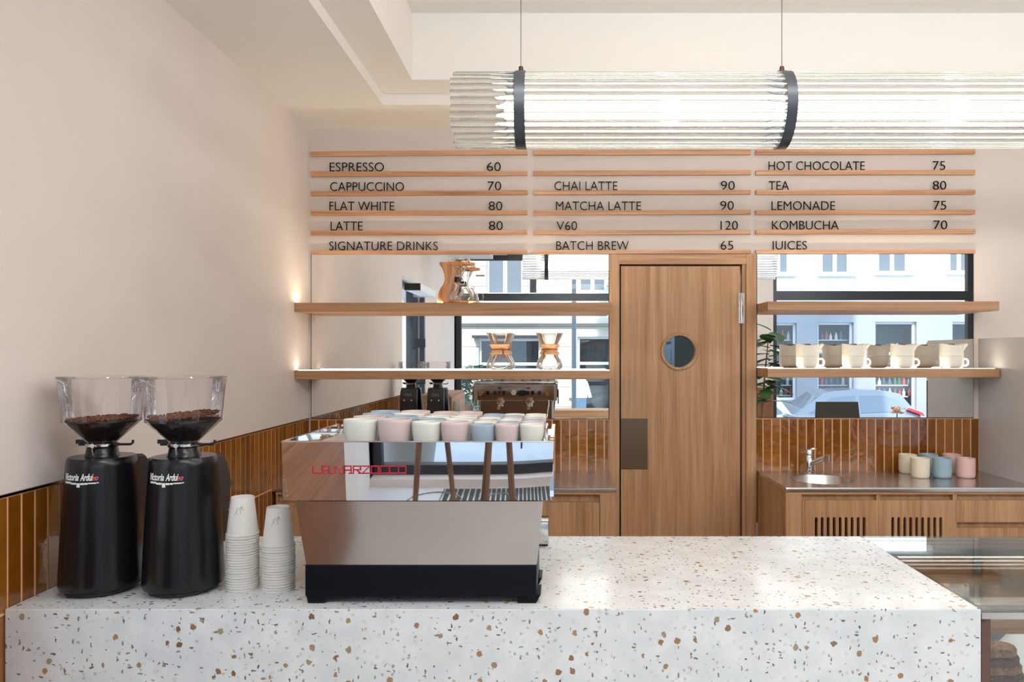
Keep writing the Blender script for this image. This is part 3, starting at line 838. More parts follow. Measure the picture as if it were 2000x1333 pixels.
# sheet of paper and stacked bars
m = MB()
nx = 14
gr = []
for i in range(nx):
    row = []
    for j in range(10):
        u, v = i/(nx-1), j/9
        z = 0.6615 + 0.05*max(0, u-0.72)/0.28*(0.3+v) + 0.018*max(0, v-0.7)/0.3
        row.append(m.bm.verts.new((1.10+0.26*u, 2.03+0.26*v, z)))
    gr.append(row)
for i in range(nx-1):
    for j in range(9): m.bm.faces.new([gr[i][j], gr[i+1][j], gr[i+1][j+1], gr[i][j+1]])
o = m.build('baking_paper', M['whitepaper']); sol = o.modifiers.new('thickness', 'SOLIDIFY'); sol.thickness = 0.001
tag(o, 'crumpled white baking paper under the chocolate bars in the display case', 'paper')
rng = random.Random(3)
zb = 0.6635
for k, (mt, lb) in enumerate([('choc', 'lowest chocolate nut bar of the stack, lying on the white paper'), ('nutty', 'second nut bar from the bottom of the stack on the white paper'),
                              ('choc', 'third chocolate bar from the bottom of the stack on the paper'), ('nutty', 'topmost nut bar of the stack in the display case')]):
    m = MB(); h = 0.0225
    xe = 1.262-0.007*k+rng.uniform(-0.006, 0.006)
    pts = [(1.10, 2.06), (xe-0.03, 2.06), (xe-0.008, 2.072), (xe, 2.095), (xe-0.008, 2.118), (xe-0.03, 2.13), (1.10, 2.13)]
    m.prism(pts, 'z', zb, zb+h)
    bmesh.ops.bevel(m.bm, geom=list(m.bm.edges), offset=0.003, segments=2, affect='EDGES')
    bmesh.ops.triangulate(m.bm, faces=list(m.bm.faces))
    bmesh.ops.subdivide_edges(m.bm, edges=list(m.bm.edges), cuts=3, use_grid_fill=True)
    for v in m.bm.verts: v.co += Vector((rng.uniform(-1, 1), rng.uniform(-1, 1), rng.uniform(-0.6, 0.6)))*0.0012
    tag(m.build('cookie_bar', M[mt], smooth=70), lb, 'cookie bar', 'stack of cookie bars')
    zb += h + 0.0012

# ------------------------------------------------------------------ espresso machine
em = thing('espresso_machine', 'polished steel espresso machine with red lettering on the counter', 'espresso machine', (-0.365, 2.2, CT))
YB = 1.997
ex = lambda px, Y=YB: PX(px, Y)
MB().box(ex(595), ex(1048), YB, 2.24, PZ(1167.5, YB), PZ(1103.5, YB), 0.005, 3).build('base', M['black_base'], em)
for a, b, c in ((600, 640, 0), (1011, 1047, 0), (600, 640, 1), (1011, 1047, 1)):
    yy = 2.003 if c == 0 else 2.15
    m = MB(); m.hexa([(ex(a), yy, CT), (ex(b)-0.012 if a < 700 else ex(b), yy, CT), (ex(b)-0.012 if a < 700 else ex(b), yy+0.07, CT), (ex(a), yy+0.07, CT)],
                     [(ex(a)-0.004, yy-0.003, CT+0.024), (ex(b)+0.012, yy-0.003, CT+0.024), (ex(b)+0.012, yy+0.08, CT+0.024), (ex(a)-0.004, yy+0.08, CT+0.024)])
    m.build('foot', M['black_base'], em)
# lower panel: tapers towards the base and leans out a little
Yt = 1.968
zl0, zl1 = PZ(1104, YB), PZ(980, Yt)
NL = 16
def bent(name, x00, x01, x10, x11, ya, yb, za_, zb_, bow, mat, parent, thick=0.012, n=28, nz_=10):
    m = MB(); rows = []
    for side in (0, 1):
        g = []
        for i in range(n+1):
            u = i/n; col = []
            for j in range(nz_+1):
                v = j/nz_
                xa_ = x00+(x10-x00)*v; xb_ = x01+(x11-x01)*v
                bulge = bow*(abs(2*u-1)**4) 
                col.append(m.bm.verts.new((xa_+(xb_-xa_)*u, ya+(yb-ya)*v + bulge + side*thick, za_+(zb_-za_)*v)))
            g.append(col)
        rows.append(g)
        for i in range(n):
            for j in range(nz_): m.bm.faces.new([g[i][j], g[i+1][j], g[i+1][j+1], g[i][j+1]])
    A, B = rows
    for i in range(n):
        m.bm.faces.new([A[i][0], A[i+1][0], B[i+1][0], B[i][0]]); m.bm.faces.new([A[i][-1], A[i+1][-1], B[i+1][-1], B[i][-1]])
    for j in range(nz_):
        m.bm.faces.new([A[0][j], A[0][j+1], B[0][j+1], B[0][j]]); m.bm.faces.new([A[-1][j], A[-1][j+1], B[-1][j+1], B[-1][j]])
    return m.build(name, mat, parent)
bent('lower_panel', ex(597.5), ex(1048), ex(576, Yt), ex(1061, Yt), YB+0.001, Yt, zl0, zl1, 0.0015, M['lower_steel'], em)
Yu0, Yu1 = 1.957, 1.945
zu0, zu1 = PZ(978.5, Yu0), PZ(863, Yu1)
up = bent('upper_panel', ex(552.5, Yu0), ex(1077, Yu0), ex(548.5, Yu1), ex(1081.5, Yu1), Yu0, Yu1, zu0, zu1, 0.005, M['polished'], em)
xw0, xw1 = ex(552.5, Yu0)+0.006, ex(1077, Yu0)-0.006
# inner body
m = MB()
m.prism([(Yt+0.014, zl1), (YB+0.014, zl0), (2.30, zl0), (2.42, zl1)], 'x', ex(592)+0.006, ex(1053)-0.006)
m.box(xw0+0.004, xw1-0.004, 1.98, 2.50, zu0+0.002, zu1-0.022)
m.build('body', M['brushed'], em)
# wings at both ends (upper) with the tray rails
zt0 = zu1+0.001
for a, b in ((ex(548.5, Yu1), ex(548.5, Yu1)+0.010), (ex(1081.5, Yu1)-0.010, ex(1081.5, Yu1))):
    m = MB(); m.prism([(Yu1+0.013, zu0+0.01), (2.50, zu0-0.02), (2.50, zt0-0.03), (2.43, zt0), (Yu1+0.011, zt0)], 'x', a, b)
    m.build('side_wing', M['polished'], em)
MB().box(ex(548.5, Yu1), ex(1081.5, Yu1), Yu1-0.001, Yu1+0.013, zu1-0.002, zt0, 0.0008, 1).build('front_lip', M['satin'], em)
ZTR = zt0-0.016
MB().box(xw0, xw1, Yu1+0.0145, 2.43, ZTR-0.004, ZTR).build('cup_tray', M['polished'], em)
m = MB()
m.tube([(xw0+0.01, 2.425, ZTR+0.012), (xw1-0.01, 2.425, ZTR+0.012)], 0.004, 10)
m.tube([(xw1-0.02, 2.02, ZTR+0.012), (xw1-0.02, 2.425, ZTR+0.012)], 0.004, 10)
m.build('cup_rail', M['chrome'], em)
# right hand glass edged rail seen beside the cups
MB().box(ex(1062, 2.0), ex(1062, 2.0)+0.004, 1.97, 2.42, ZTR, zt0+0.004).build('tray_side', M['polished'], em)
# red badge lettering, broken block letters joined at the base line
seg = MB()
lx0, lx1 = ex(610.5, 1.948), ex(792.5, 1.948)
lz0, lz1 = PZ(925.5, 1.948), PZ(911.5, 1.948)
GL = {'L': [(0, 0, 0, 1), (0, 0, .8, 0)], 'A': [(0, 0, 0, 1), (0, 1, .75, 1), (.75, 1, .75, 0), (0, .45, .75, .45)], 'M': [(0, 0, 0, 1), (0, 1, .5, .35), (.5, .35, 1, 1), (1, 1, 1, 0)],
      'R': [(0, 0, 0, 1), (0, 1, .8, 1), (.8, 1, .8, .5), (.8, .5, 0, .5), (.35, .5, .8, 0)], 'Z': [(0, 1, .8, 1), (.8, 1, 0, 0), (0, 0, .8, 0)], 'O': [(0, 0, 0, 1), (0, 1, .8, 1), (.8, 1, .8, 0), (.8, 0, 0, 0)],
      'T': [(0, 1, .9, 1), (.45, 1, .45, 0)], 'C': [(.8, 1, 0, 1), (0, 1, 0, 0), (0, 0, .8, 0)], ' ': []}
word = 'LA MARZOCCO'
adv = [0.95 if ch != ' ' else 0.45 for ch in word]
tot = sum(adv) - 0.17
cx_ = 0
pw = (lx1-lx0)/tot
ybadge = lambda z: Yu0+(Yu1-Yu0)*(z-zu0)/(zu1-zu0)
def yb_at(x, z):
    u = (x-ex(550.5, 1.95))/(ex(1079, 1.95)-ex(550.5, 1.95)); v = (z-zu0)/(zu1-zu0)
    return ybadge(z) + 0.005*abs(2*u-1)**4
for ch, ad in zip(word, adv):
    for a, b, c, d in GL[ch]:
        A = Vector((lx0+(cx_+a*0.95)*pw, 0, lz0+b*(lz1-lz0))); B = Vector((lx0+(cx_+c*0.95)*pw, 0, lz0+d*(lz1-lz0)))
        dv = (B-A).normalized(); nv = Vector((-dv.z, 0, dv.x))*0.0013; A -= dv*0.0013; B += dv*0.0013
        q = [A+nv, B+nv, B-nv, A-nv]
        seg.hexa([(p.x, yb_at(p.x, p.z)-0.0022, p.z) for p in q], [(p.x, yb_at(p.x, p.z)-0.0004, p.z) for p in q])
    cx_ += ad
for k in range(9):
    xx = lx0+(0.75+k*1.0)*pw if k < 8 else lx0+7.9*pw
    seg.box(xx, xx+0.012, yb_at(xx, lz0)-0.0022, yb_at(xx, lz0)-0.0004, lz0-0.0012, lz0+0.0012)
seg.build('lettering', M['crimson'], up, smooth=0)
# barista side, seen in the mirror
YK = 2.505
fx = lambda px: VX(px, YK)
fz = lambda py: VZ(py, YK)
MB().box(fx(933), fx(1082), 2.495, YK, fz(782), fz(753), 0.003).build('fascia', M['dark_steel'], em)
MB().box(ex(600)+0.01, ex(1046)-0.01, 2.425, 2.44, zl0-0.005, fz(783)).build('splash_back', M['dark_steel'], em)
MB().box(ex(598), -0.10, 2.44, 2.60, CT+0.025, CT+0.085, 0.004).build('drip_tray', M['brushed'], em)
for px in (967.5, 975.5, 984, 1022.5, 1031, 1040, 952.5, 1053.5):
    MB().box(fx(px)-0.0125, fx(px)+0.0125, YK, YK+0.004, fz(771), fz(764)).build('button', M['black_mat'], em)
MB().box(fx(973), fx(979.5), YK, YK+0.003, fz(760), fz(757)).build('display', M['black_mat'], em)
MB().box(fx(1028), fx(1035.5), YK, YK+0.003, fz(760), fz(757)).build('badge', M['crimson'], em)
def disc_back(name, px, py, r, dep, mat):
    m = MB(); m.tube([(fx(px), YK, fz(py)), (fx(px), YK+dep, fz(py))], r, 24); return m.build(name, mat, em)
disc_back('pressure_gauge', 1003.5, 767, 0.021, 0.012, M['white'])
disc_back('steam_knob', 937.5, 769, 0.02, 0.03, M['chrome']); disc_back('steam_knob', 1069, 769, 0.016, 0.03, M['chrome'])
for px in (977, 1034):
    m = MB(); m.lathe([(0, 0.03), (0.038, 0.03), (0.038, 0.012), (0.045, 0.01), (0.045, -0.012), (0.034, -0.018), (0, -0.018)], fx(px), 2.475, fz(784), 28); g = m.build('group_head', M['chrome'], em)
    m = MB(); m.lathe([(0, -0.018), (0.033, -0.018), (0.033, -0.042), (0.02, -0.05), (0, -0.05)], fx(px), 2.475, fz(784), 24); m.tube([(fx(px), 2.50, fz(784)-0.03), (fx(px), 2.56, fz(784)-0.032), (fx(px), 2.65, fz(784)-0.045)], [0.008, 0.012, 0.014], 12)
    m.build('portafilter', M['chrome'], em)
for px, d in ((934, 1), (1072, -1)):
    m = MB(); m.tube([(fx(px), 2.50, fz(782)), (fx(px), 2.53, fz(790)), (fx(px)+0.01*d, 2.55, fz(805)), (fx(px)+0.015*d, 2.56, fz(817))], 0.005, 8); m.build('steam_wand', M['chrome'], em)
tag(MB().ball((fx(1020), YK+0.012, fz(768)), 0.05, 3, (0.9, 0.22, 0.5)).build('cleaning_cloth', M['cloth']), 'dark teal cloth hanging on the barista side of the machine, seen in the mirror', 'cloth')
# steel box behind the machine
kb = thing('knock_box', 'square steel knock box beside the espresso machine', 'knock box', (-0.09, 2.62, CT))
MB().box(-0.16, PX(1070, 2.62), 2.60, 2.70, CT+0.0003, CT+0.008).build('base', M['black_mat'], kb)
MB().box(-0.155, PX(1071.5, 2.62), 2.59, 2.70, CT+0.008, PZ(1021, 2.59), 0.003).build('body', M['satin'], kb)

# ------------------------------------------------------------------ coffee cups on the machine
def cup_profile(rt, h):
    rb = rt*0.84
    pr = [(0, 0.001), (rb-0.004, 0.0), (rb, 0.002)]
    for k in range(1, 9):
        u = k/8; pr.append((rb+(rt-rb)*(1-(1-u)**2.2), 0.002+(h-0.003)*u))
    pr += [(rt-0.0012, h), (rt-0.003, h-0.001)]
    for k in range(7, 0, -1):
        u = k/8; pr.append((rb+(rt-rb)*(1-(1-u)**2.2)-0.0035, 0.002+(h-0.003)*u))
    return pr + [(rb-0.01, 0.006), (0, 0.005)]
cup_me = {}
def cup(size, colr, x, y, label):
    rt, h = {'large': (0.0435, 0.066), 'medium': (0.0375, 0.060), 'small': (0.0315, 0.054)}[size]
    if (size, colr) not in cup_me:
        m = MB(); m.lathe(cup_profile(rt, h), x, y, ZTR+0.0004, 36)
        o = m.build('coffee_cup', M[{'cream': 'cream_c', 'pink': 'pink_c', 'blue': 'blue_c'}[colr]], smooth=60)
        tag(o, label, 'cup', 'coffee cups on the espresso machine')
        cup_me[size, colr] = o
    else:
        src = cup_me[size, colr]
        o = src.copy(); COL.objects.link(o); o.location = (x, y, src.location.z); o['label'] = label
        o.rotation_euler.z = (x*37) % 6.28
        if label in LABELS: print('DUP', label)
        LABELS[label] = 1
colx = [704, 771, 833, 889, 943, 990, 1038.5]
csize = ['large', 'large', 'medium', 'medium', 'small', 'small', 'small']
pat = [['cream', 'pink', 'blue', 'blue'], ['pink', 'blue', 'cream', 'pink'], ['cream', 'blue', 'cream', 'pink', 'pink'], ['pink', 'cream', 'cream', 'pink', 'pink'],
       ['blue', 'cream', 'pink', 'cream', 'blue', 'blue'], ['pink', 'blue', 'cream', 'pink', 'blue', 'cream'], ['cream', 'pink', 'blue', 'pink', 'cream', 'cream']]
cname = ['leftmost column', 'second column from the left', 'third column from the left', 'middle column', 'third column from the right', 'second column from the right', 'rightmost column']
rname = ['front', 'second', 'third', 'fourth', 'fifth', 'sixth']
for ci in range(7):
    r_ = {'large': 0.0435, 'medium': 0.0375, 'small': 0.0315}[csize[ci]]
    yy = 1.972+r_
    X = PX(colx[ci], yy)
    for ri, cc in enumerate(pat[ci]):
        cup(csize[ci], cc, X, yy, f'{csize[ci]} {cc} coffee cup, {rname[ri]} row, {cname[ci]} on the machine')
        yy += 2*r_+0.0035 + (0.006 if csize[ci] != 'small' else 0.0)

# ------------------------------------------------------------------ grinders
def wrap(mb, cx, cyl, rad_at, z_mid):
    """wraps flat lettering (x right, z up, y depth) round an upright cone"""
    for v in mb.bm.verts:
        R = rad_at(v.co.z) + 0.0006 - v.co.y
        th = -math.pi/2 + v.co.x/rad_at(z_mid)
        v.co = Vector((cx+R*math.cos(th), cyl+R*math.sin(th), v.co.z))
gx, gy = PX(1096-1500*math.tan(math.radians(30.85)), 2.13), 2.13
gr_ = thing('coffee_grinder', 'black coffee grinder nearest the left wall, clear hopper of beans', 'coffee grinder', (gx, gy, CT), 'two black coffee grinders')
zb0 = CT
prof = [(0.0, 0.012), (0.094, 0.012), (0.101, 0.016), (0.1035, 0.024), (0.1025, 0.05), (0.100, 0.12), (0.0955, 0.20), (0.0905, 0.28), (0.0865, 0.345), (0.0845, 0.362), (0.080, 0.3685), (0.0, 0.3695)]
def brad(z):
    z = z-zb0
    for (r1, a), (r2, b) in zip(prof[3:], prof[4:]):
        if a <= z <= b: return r1+(r2-r1)*(z-a)/(b-a)
    return 0.09
m = MB(); m.lathe(prof, gx, gy, zb0, 64, 1.0, 1.06); gb = m.build('body', M['black_sat'], gr_)
m = MB(); m.lathe([(0, 0.004), (0.088, 0.004), (0.0885, 0.013), (0, 0.013)], gx, gy, zb0, 48, 1.0, 1.06); m.build('base_ring', M['black_mat'], gr_)
for sx, sy in ((-1, -1), (1, -1), (-1, 1), (1, 1)):
    m = MB(); m.lathe([(0, 0), (0.011, 0), (0.012, 0.006), (0, 0.006)], gx+sx*0.055, gy+sy*0.055, zb0, 14); m.build('foot', M['black_mat'], gr_)
# housing on the barista side
m = MB()
hp = [(gy+0.05, zb0+0.366), (gy+0.098, zb0+0.362), (gy+0.125, zb0+0.335), (gy+0.152, zb0+0.275), (gy+0.150, zb0+0.262), (gy+0.128, zb0+0.205), (gy+0.115, zb0+0.165), (gy+0.108, zb0+0.10), (gy+0.05, zb0+0.10)]
m.prism(hp, 'x', gx-0.068, gx+0.068)
bmesh.ops.bevel(m.bm, geom=list(m.bm.edges), offset=0.006, segments=3, affect='EDGES')
sh = m.build('spout_housing', M['dark_grey'], gr_)
MB().box(gx-0.03, gx+0.03, gy+0.128, gy+0.142, zb0+0.30, zb0+0.325, 0.002).build('display', M['greyshelf'], sh)
for k in (-1, 1):
    m = MB(); m.ball((gx+k*0.03, gy+0.148, zb0+0.268), 0.008, 2); m.build('button', M['chrome'], sh)
m = MB(); m.tube([(gx-0.03, gy+0.10, zb0+0.15), (gx-0.032, gy+0.16, zb0+0.145)], 0.006, 8); m.tube([(gx+0.03, gy+0.10, zb0+0.15), (gx+0.032, gy+0.16, zb0+0.145)], 0.006, 8)
m.build('portafilter_fork', M['chrome'], gr_)
# collar and hopper
m = MB(); m.lathe([(0, 0.3690), (0.044, 0.369), (0.041, 0.376), (0.038, 0.392), (0.036, 0.394), (0, 0.394)], gx, gy, zb0, 36); m.build('collar', M['black_sat'], gr_)
m = MB(); m.lathe([(0, 0.394), (0.040, 0.394), (0.042, 0.397), (0.042, 0.404), (0.034, 0.407), (0, 0.407)], gx, gy, zb0, 36); m.build('clamp_ring', M['chrome'], gr_)
m = MB(); m.tube([(gx, gy-0.042, zb0+0.401), (gx, gy-0.047, zb0+0.401)], 0.006, 12); m.tube([(gx, gy-0.043, zb0+0.394), (gx, gy-0.041, zb0+0.375)], 0.003, 8); m.build('screw', M['chrome'], gr_)
m = MB(); m.tube([(gx+0.03, gy+0.0, zb0+0.400), (gx+0.078, gy+0.0, zb0+0.400), (gx+0.084, gy, zb0+0.404), (gx+0.085, gy, zb0+0.412)], 0.0034, 8)
m.tube([(gx-0.03, gy, zb0+0.399), (gx-0.065, gy, zb0+0.399)], 0.003, 8); m.box(gx-0.072, gx-0.045, gy-0.004, gy+0.004, zb0+0.402, zb0+0.413)
m.build('shutter_lever', M['black_mat'], gr_)
HS = 0.4660
m = MB(); m.lathe([(0.036, 0.405), (0.042, 0.412), (0.0935, HS-0.004), (0.0965, HS), (0.0970, HS+0.004), (0.1075, 0.575), (0.1085, 0.581)], gx, gy, zb0, 64); hop = m.build('hopper', M['hop'], gr_)
m = MB(); m.lathe([(0.0945, HS-0.0012), (0.0980, HS-0.0005), (0.0985, HS+0.0025), (0.0965, HS+0.0045)], gx, gy, zb0, 64); m.build('hopper_rim', M['hop'], hop)
m = MB(); m.lathe([(0, 0.5835), (0.100, 0.5835), (0.109, 0.583), (0.1105, 0.586), (0.1095, 0.5895), (0.100, 0.590), (0, 0.590)], gx, gy, zb0, 64); m.build('hopper_lid', M['hop'], gr_)
m = MB()
m.box(gx+0.086, gx+0.1045, gy-0.012, gy+0.012, zb0+0.545, zb0+0.580, 0.002); m.build('lid_clip', M['hop'], hop)
# badge: script lettering and a dagger underneath
m1 = text_bm('Victoria', -0.056, -0.0075, CT+0.3135, CT+0.3325, 0, 0.0006, offset=0.02, shear=0.35)
m2 = text_bm('Ardui', -0.003, 0.029, CT+0.3135, CT+0.3325, 0, 0.0006, offset=0.02, shear=0.35)
for v in m2.bm.verts: v.co.x -= 0.0; 
def merge(a, b):
    me = bpy.data.meshes.new('t'); b.bm.to_mesh(me); a.bm.from_mesh(me); bpy.data.meshes.remove(me); b.bm.free()
merge(m1, m2)
fl = MB()
pts = [(-0.054, 0.3115), (-0.012, 0.3075), (-0.012, 0.2990), (-0.007, 0.2965), (-0.0035, 0.3000), (-0.0035, 0.3085), (0.034, 0.3085), (0.036, 0.3100), (0.040, 0.3092), (0.036, 0.3075), (0.034, 0.3055), (0.0, 0.3035), (-0.018, 0.3020), (-0.040, 0.3065)]
for a, b, c, d in ((-0.054, -0.030, 0.3105, 0.3055), (-0.030, -0.013, 0.3085, 0.3035), (-0.012, -0.003, 0.3075, 0.2965), (-0.002, 0.008, 0.3080, 0.3030), (0.009, 0.016, 0.3082, 0.3036), (0.017, 0.036, 0.3084, 0.3052), (0.037, 0.042, 0.3088, 0.3062)):
    nn = max(2, int((b-a)/0.003))
    for i in range(nn):
        xa_, xb_ = a+(b-a)*i/nn, a+(b-a)*(i+1)/nn
        fl.poly([(xa_, -0.0003, CT+d), (xb_, -0.0003, CT+d), (xb_, -0.0003, CT+c), (xa_, -0.0003, CT+c)])
merge(m1, fl)
bmesh.ops.triangulate(m1.bm, faces=list(m1.bm.faces))
wrap(m1, gx, gy, lambda z: brad(z)*1.0, CT+0.315)
for v in m1.bm.verts: v.co.y = gy+(v.co.y-gy)*1.06
m1.build('lettering', M['white'], gb, smooth=0)
m3 = text_bm('no', 0.0275, 0.0405, CT+0.3135, CT+0.3240, 0, 0.0006, offset=0.02, shear=0.35)
wrap(m3, gx, gy, brad, CT+0.315)
for v in m3.bm.verts: v.co.y = gy+(v.co.y-gy)*1.06
m3.build('red_lettering', M['redprint'], gb, smooth=0)
gx2 = PX(1096-1500*math.tan(math.radians(26.15)), 2.13)
dup(gr_, (gx2-gx, 0, 0), 'black coffee grinder nearest the paper cups, with a fuller bean hopper')

def beans(cx, fill_z, lean, label):
    rng = random.Random(int(cx*1000))
    m = MB()
    def hr(z):   # hopper inner radius
        z -= CT
        return 0.034+(0.0925-0.034)*max(0, min(1, (z-0.405)/(HS-0.405))) if z < HS else 0.0955+(z-HS)*0.09
    levels = 12
    # dark mass filling the funnel
    mm = MB()
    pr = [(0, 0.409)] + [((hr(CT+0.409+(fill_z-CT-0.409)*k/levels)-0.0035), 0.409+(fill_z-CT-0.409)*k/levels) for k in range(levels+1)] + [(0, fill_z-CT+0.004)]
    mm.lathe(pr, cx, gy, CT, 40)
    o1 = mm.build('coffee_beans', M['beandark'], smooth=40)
    tag(o1, label, 'coffee beans', kind='stuff')
    n = 0
    while n < 420:
        a = rng.uniform(0, 2*math.pi); R = hr(fill_z)-0.007
        rr = R*math.sqrt(rng.random())
        x, y = cx+rr*math.cos(a), gy+rr*math.sin(a)
        z = fill_z + 0.002 + lean*((x-cx)/R*0.5+(y-gy)/R*0.5+0.4) + rng.uniform(0, 0.004)
        lim = hr(z)-0.0065
        if rr > lim: x, y = cx+lim*math.cos(a), gy+lim*math.sin(a)
        rot = Matrix.Rotation(rng.uniform(0, 6.28), 3, 'Z') @ Matrix.Rotation(rng.uniform(-0.8, 0.8), 3, 'X')
        m.ball((x, y, z), 0.0052, 1, (1.0, 0.72, 0.55), rot); n += 1
    b = m.build('bean_layer', M['bean'], o1, smooth=60)
    b['kind'] = 'stuff'
beans(gx, CT+0.466, 0.006, 'shallow heap of roasted beans in the hopper nearest the left wall')
beans(gx2, CT+0.471, 0.014, 'fuller heap of roasted beans in the hopper nearest the paper cups')

# ------------------------------------------------------------------ paper cups
ch, rr1, rr0 = 0.104, 0.0420, 0.0300
m = MB()
m.lathe([(0.0405, 0.004), (rr1+0.0015, 0.0), (rr1+0.0022, 0.002), (rr1+0.0015, 0.0045), (rr1-0.0005, 0.005), (rr0+0.0005, ch-0.001), (rr0-0.0008, ch), (rr0-0.0022, ch-0.001), (rr0-0.0024, ch-0.007), (0, ch-0.0075)], 0, 0, 0, 40)
pc0 = m.build('paper_cup', M['paper'], smooth=50)
def logo(parent_loc):
    """loose pen drawing of a leaping animal printed on the cup"""
    st = [[(-9, 6), (-5, 11), (0, 13), (3, 12)], [(-9, 6), (-10, 1), (-9, -1)], [(-4, 6), (-7, 0), (-8, -3), (-6, -3)], [(0, 6), (3, 7), (5, 4), (6, 0), (6, -5), (3, -6)], [(4, 8), (6, 13), (9, 19), (8, 12), (9, 6), (11, 4)],
          [(11, 18), (12, 12), (14, 9), (15, 3)], [(-13, -6), (-11, -8), (-10, -5)], [(-15, -8), (-14, -13), (-13, -16)], [(-4, -7), (-3, -9), (-2, -7)], [(-12, -3), (-10, -4)], [(5, -8), (6, -9)]]
    m = MB()
    for s in st:
        s = [Vector((a*0.00078, b*0.00078)) for a, b in s]
        for p, q in zip(s, s[1:]):
            n = 3
            for i in range(n):
                a, b = p.lerp(q, i/n), p.lerp(q, (i+1)/n)
                d = (b-a).normalized() if (b-a).length > 0 else Vector((1, 0)); nn = Vector((-d.y, d.x))*0.00042
                pts = [a+nn, b+nn, b-nn, a-nn]
                out = []
                for t_ in pts:
                    z = 0.068+t_.y; R = rr1+(rr0-rr1)*(z-0.005)/(ch-0.006) + 0.0004
                    th = -math.pi/2 + 0.12 + t_.x/0.035
                    out.append((R*math.cos(th), R*math.sin(th), z))
                m.poly(out)
    return m
stacks = [('left', PX(473.5, 2.135), 2.135, 22, 0.00715, 0), ('right', PX(544, 2.125), 2.125, 18, 0.0073, 0.05)]
first = True
for sn, sx, sy, n, pitch, rot in stacks:
    other = 'beside the grinders' if sn == 'left' else 'beside the espresso machine'
    for k in range(n):
        o = pc0 if first else pc0.copy()
        if not first: COL.objects.link(o)
        first = False
        jx, jy = random.uniform(-1, 1)*0.0006, random.uniform(-1, 1)*0.0006
        o.location = (sx+jx, sy+jy, CT+0.0004+k*pitch)
        o.rotation_euler.z = rot
        pos = 'topmost' if k == n-1 else ('lowest' if k == 0 else f'number {k+1} from the bottom')
        tag(o, f'upturned paper cup, {pos} in the {sn} stack {other}', 'paper cup', f'paper cups in the {sn} stack')
        ROOT[o.name] = Vector(o.location)
        if k == n-1:
            mb = logo(None); bmesh.ops.rotate(mb.bm, verts=mb.bm.verts, cent=(0, 0, 0), matrix=Matrix.Rotation(rot, 3, 'Z'))
            bmesh.ops.translate(mb.bm, verts=mb.bm.verts, vec=o.location)
            bmesh.ops.rotate(mb.bm, verts=mb.bm.verts, cent=o.location, matrix=Matrix.Rotation(-rot, 3, 'Z'))
            mb.build('printed_drawing', M['inkgrey'], o, smooth=0)

# ------------------------------------------------------------------ glass coffee makers on the lower left shelf
YG = 4.215
zs = LS2[1] + 0.0004
hx = thing('coffee_maker', 'hourglass glass coffee maker with wooden collar, left one of two on the shelf', 'coffee maker', (PX(976, YG), YG, zs), 'two hourglass coffee makers')
cxg = PX(976, YG)
sc_ = YG/F
def gl_prof(th=0.0):
    return [(0, 0.002), (0.056, 0.0), (0.066, 0.004), (0.0725, 0.015), (0.0725, 0.028), (0.066, 0.05), (0.052, 0.075), (0.041, 0.092), (0.0355, 0.108), (0.0365, 0.120), (0.045, 0.142), (0.060, 0.172), (0.0735, 0.200), (0.0745, 0.2015)]
m = MB(); m.lathe(gl_prof(), cxg, YG, zs, 48); m.build('glass_vessel', M['clear'], hx)
m = MB(); m.lathe([(0.0735, 0.1995), (0.0752, 0.2005), (0.0752, 0.2025), (0.0735, 0.2030), (0.072, 0.2005)], cxg, YG, zs, 48); m.build('rim', M['clear'], hx)
m = MB(); m.lathe([(0.0555, 0.085), (0.0545, 0.092), (0.045, 0.105), (0.0405, 0.1125), (0.045, 0.120), (0.0535, 0.133), (0.0555, 0.140), (0.052, 0.141), (0.050, 0.134), (0.0385, 0.117), (0.0375, 0.1115), (0.042, 0.104), (0.052, 0.086), (0.0555, 0.085)], cxg, YG, zs, 48)
m.build('wooden_collar', M['collar_wood'], hx)
m = MB(); m.tube([(cxg+0.0435*math.cos(a), YG+0.0435*math.sin(a), zs+0.1125) for a in [2*math.pi*k/32 for k in range(33)]], 0.0028, 8)
m.ball((cxg+0.022, YG-0.043, zs+0.110), 0.007, 2)
m.tube([(cxg+0.022, YG-0.046, zs+0.108), (cxg+0.028, YG-0.058, zs+0.088), (cxg+0.034, YG-0.062, zs+0.066)], 0.0024, 6)
m.tube([(cxg+0.022, YG-0.046, zs+0.108), (cxg+0.020, YG-0.058, zs+0.085), (cxg+0.015, YG-0.066, zs+0.062)], 0.0024, 6)
m.build('leather_tie', M['leather'], hx)
h2 = dup(hx, (PX(1073, YG)-cxg, 0, 0), 'hourglass glass coffee maker with wooden collar, right one of two near the door')
h2.rotation_euler.z = math.radians(-55)

# wooden dripper stand with glass cone and server
YD = 4.19
zu = LS1[1] + 0.0004
X_ = lambda px: PX(px, YD)
Z_ = lambda py: zu + (590.0-py)*YD/F
ds = thing('dripper_stand', 'olive wood pour-over stand on the upper left shelf', 'dripper stand', (X_(888), YD, zu))
m = MB()
ol = [(857, 590), (858, 576), (862, 563), (869, 553), (873, 545), (872, 535), (867, 524), (861, 515), (860, 511), (864, 510.5), (880, 511.5), (884, 516), (885, 526), (884, 536), (882, 546), (880, 555), (876, 566), (875, 578), (876, 590)]
m.prism([(X_(a), Z_(b)) for a, b in ol], 'y', YD-0.055, YD+0.055)
bmesh.ops.bevel(m.bm, geom=[e for e in m.bm.edges], offset=0.004, segments=2, affect='EDGES')
m.build('back_post', M['olive'], ds)
m = MB(); m.lathe([(0, 0), (0.098, 0), (0.1015, 0.003), (0.1015, 0.010), (0.098, 0.013), (0, 0.013)], X_(893), YD, zu, 48, 1, 0.85); m.build('base_disc', M['olive'], ds)
zt_ = Z_(512.5)
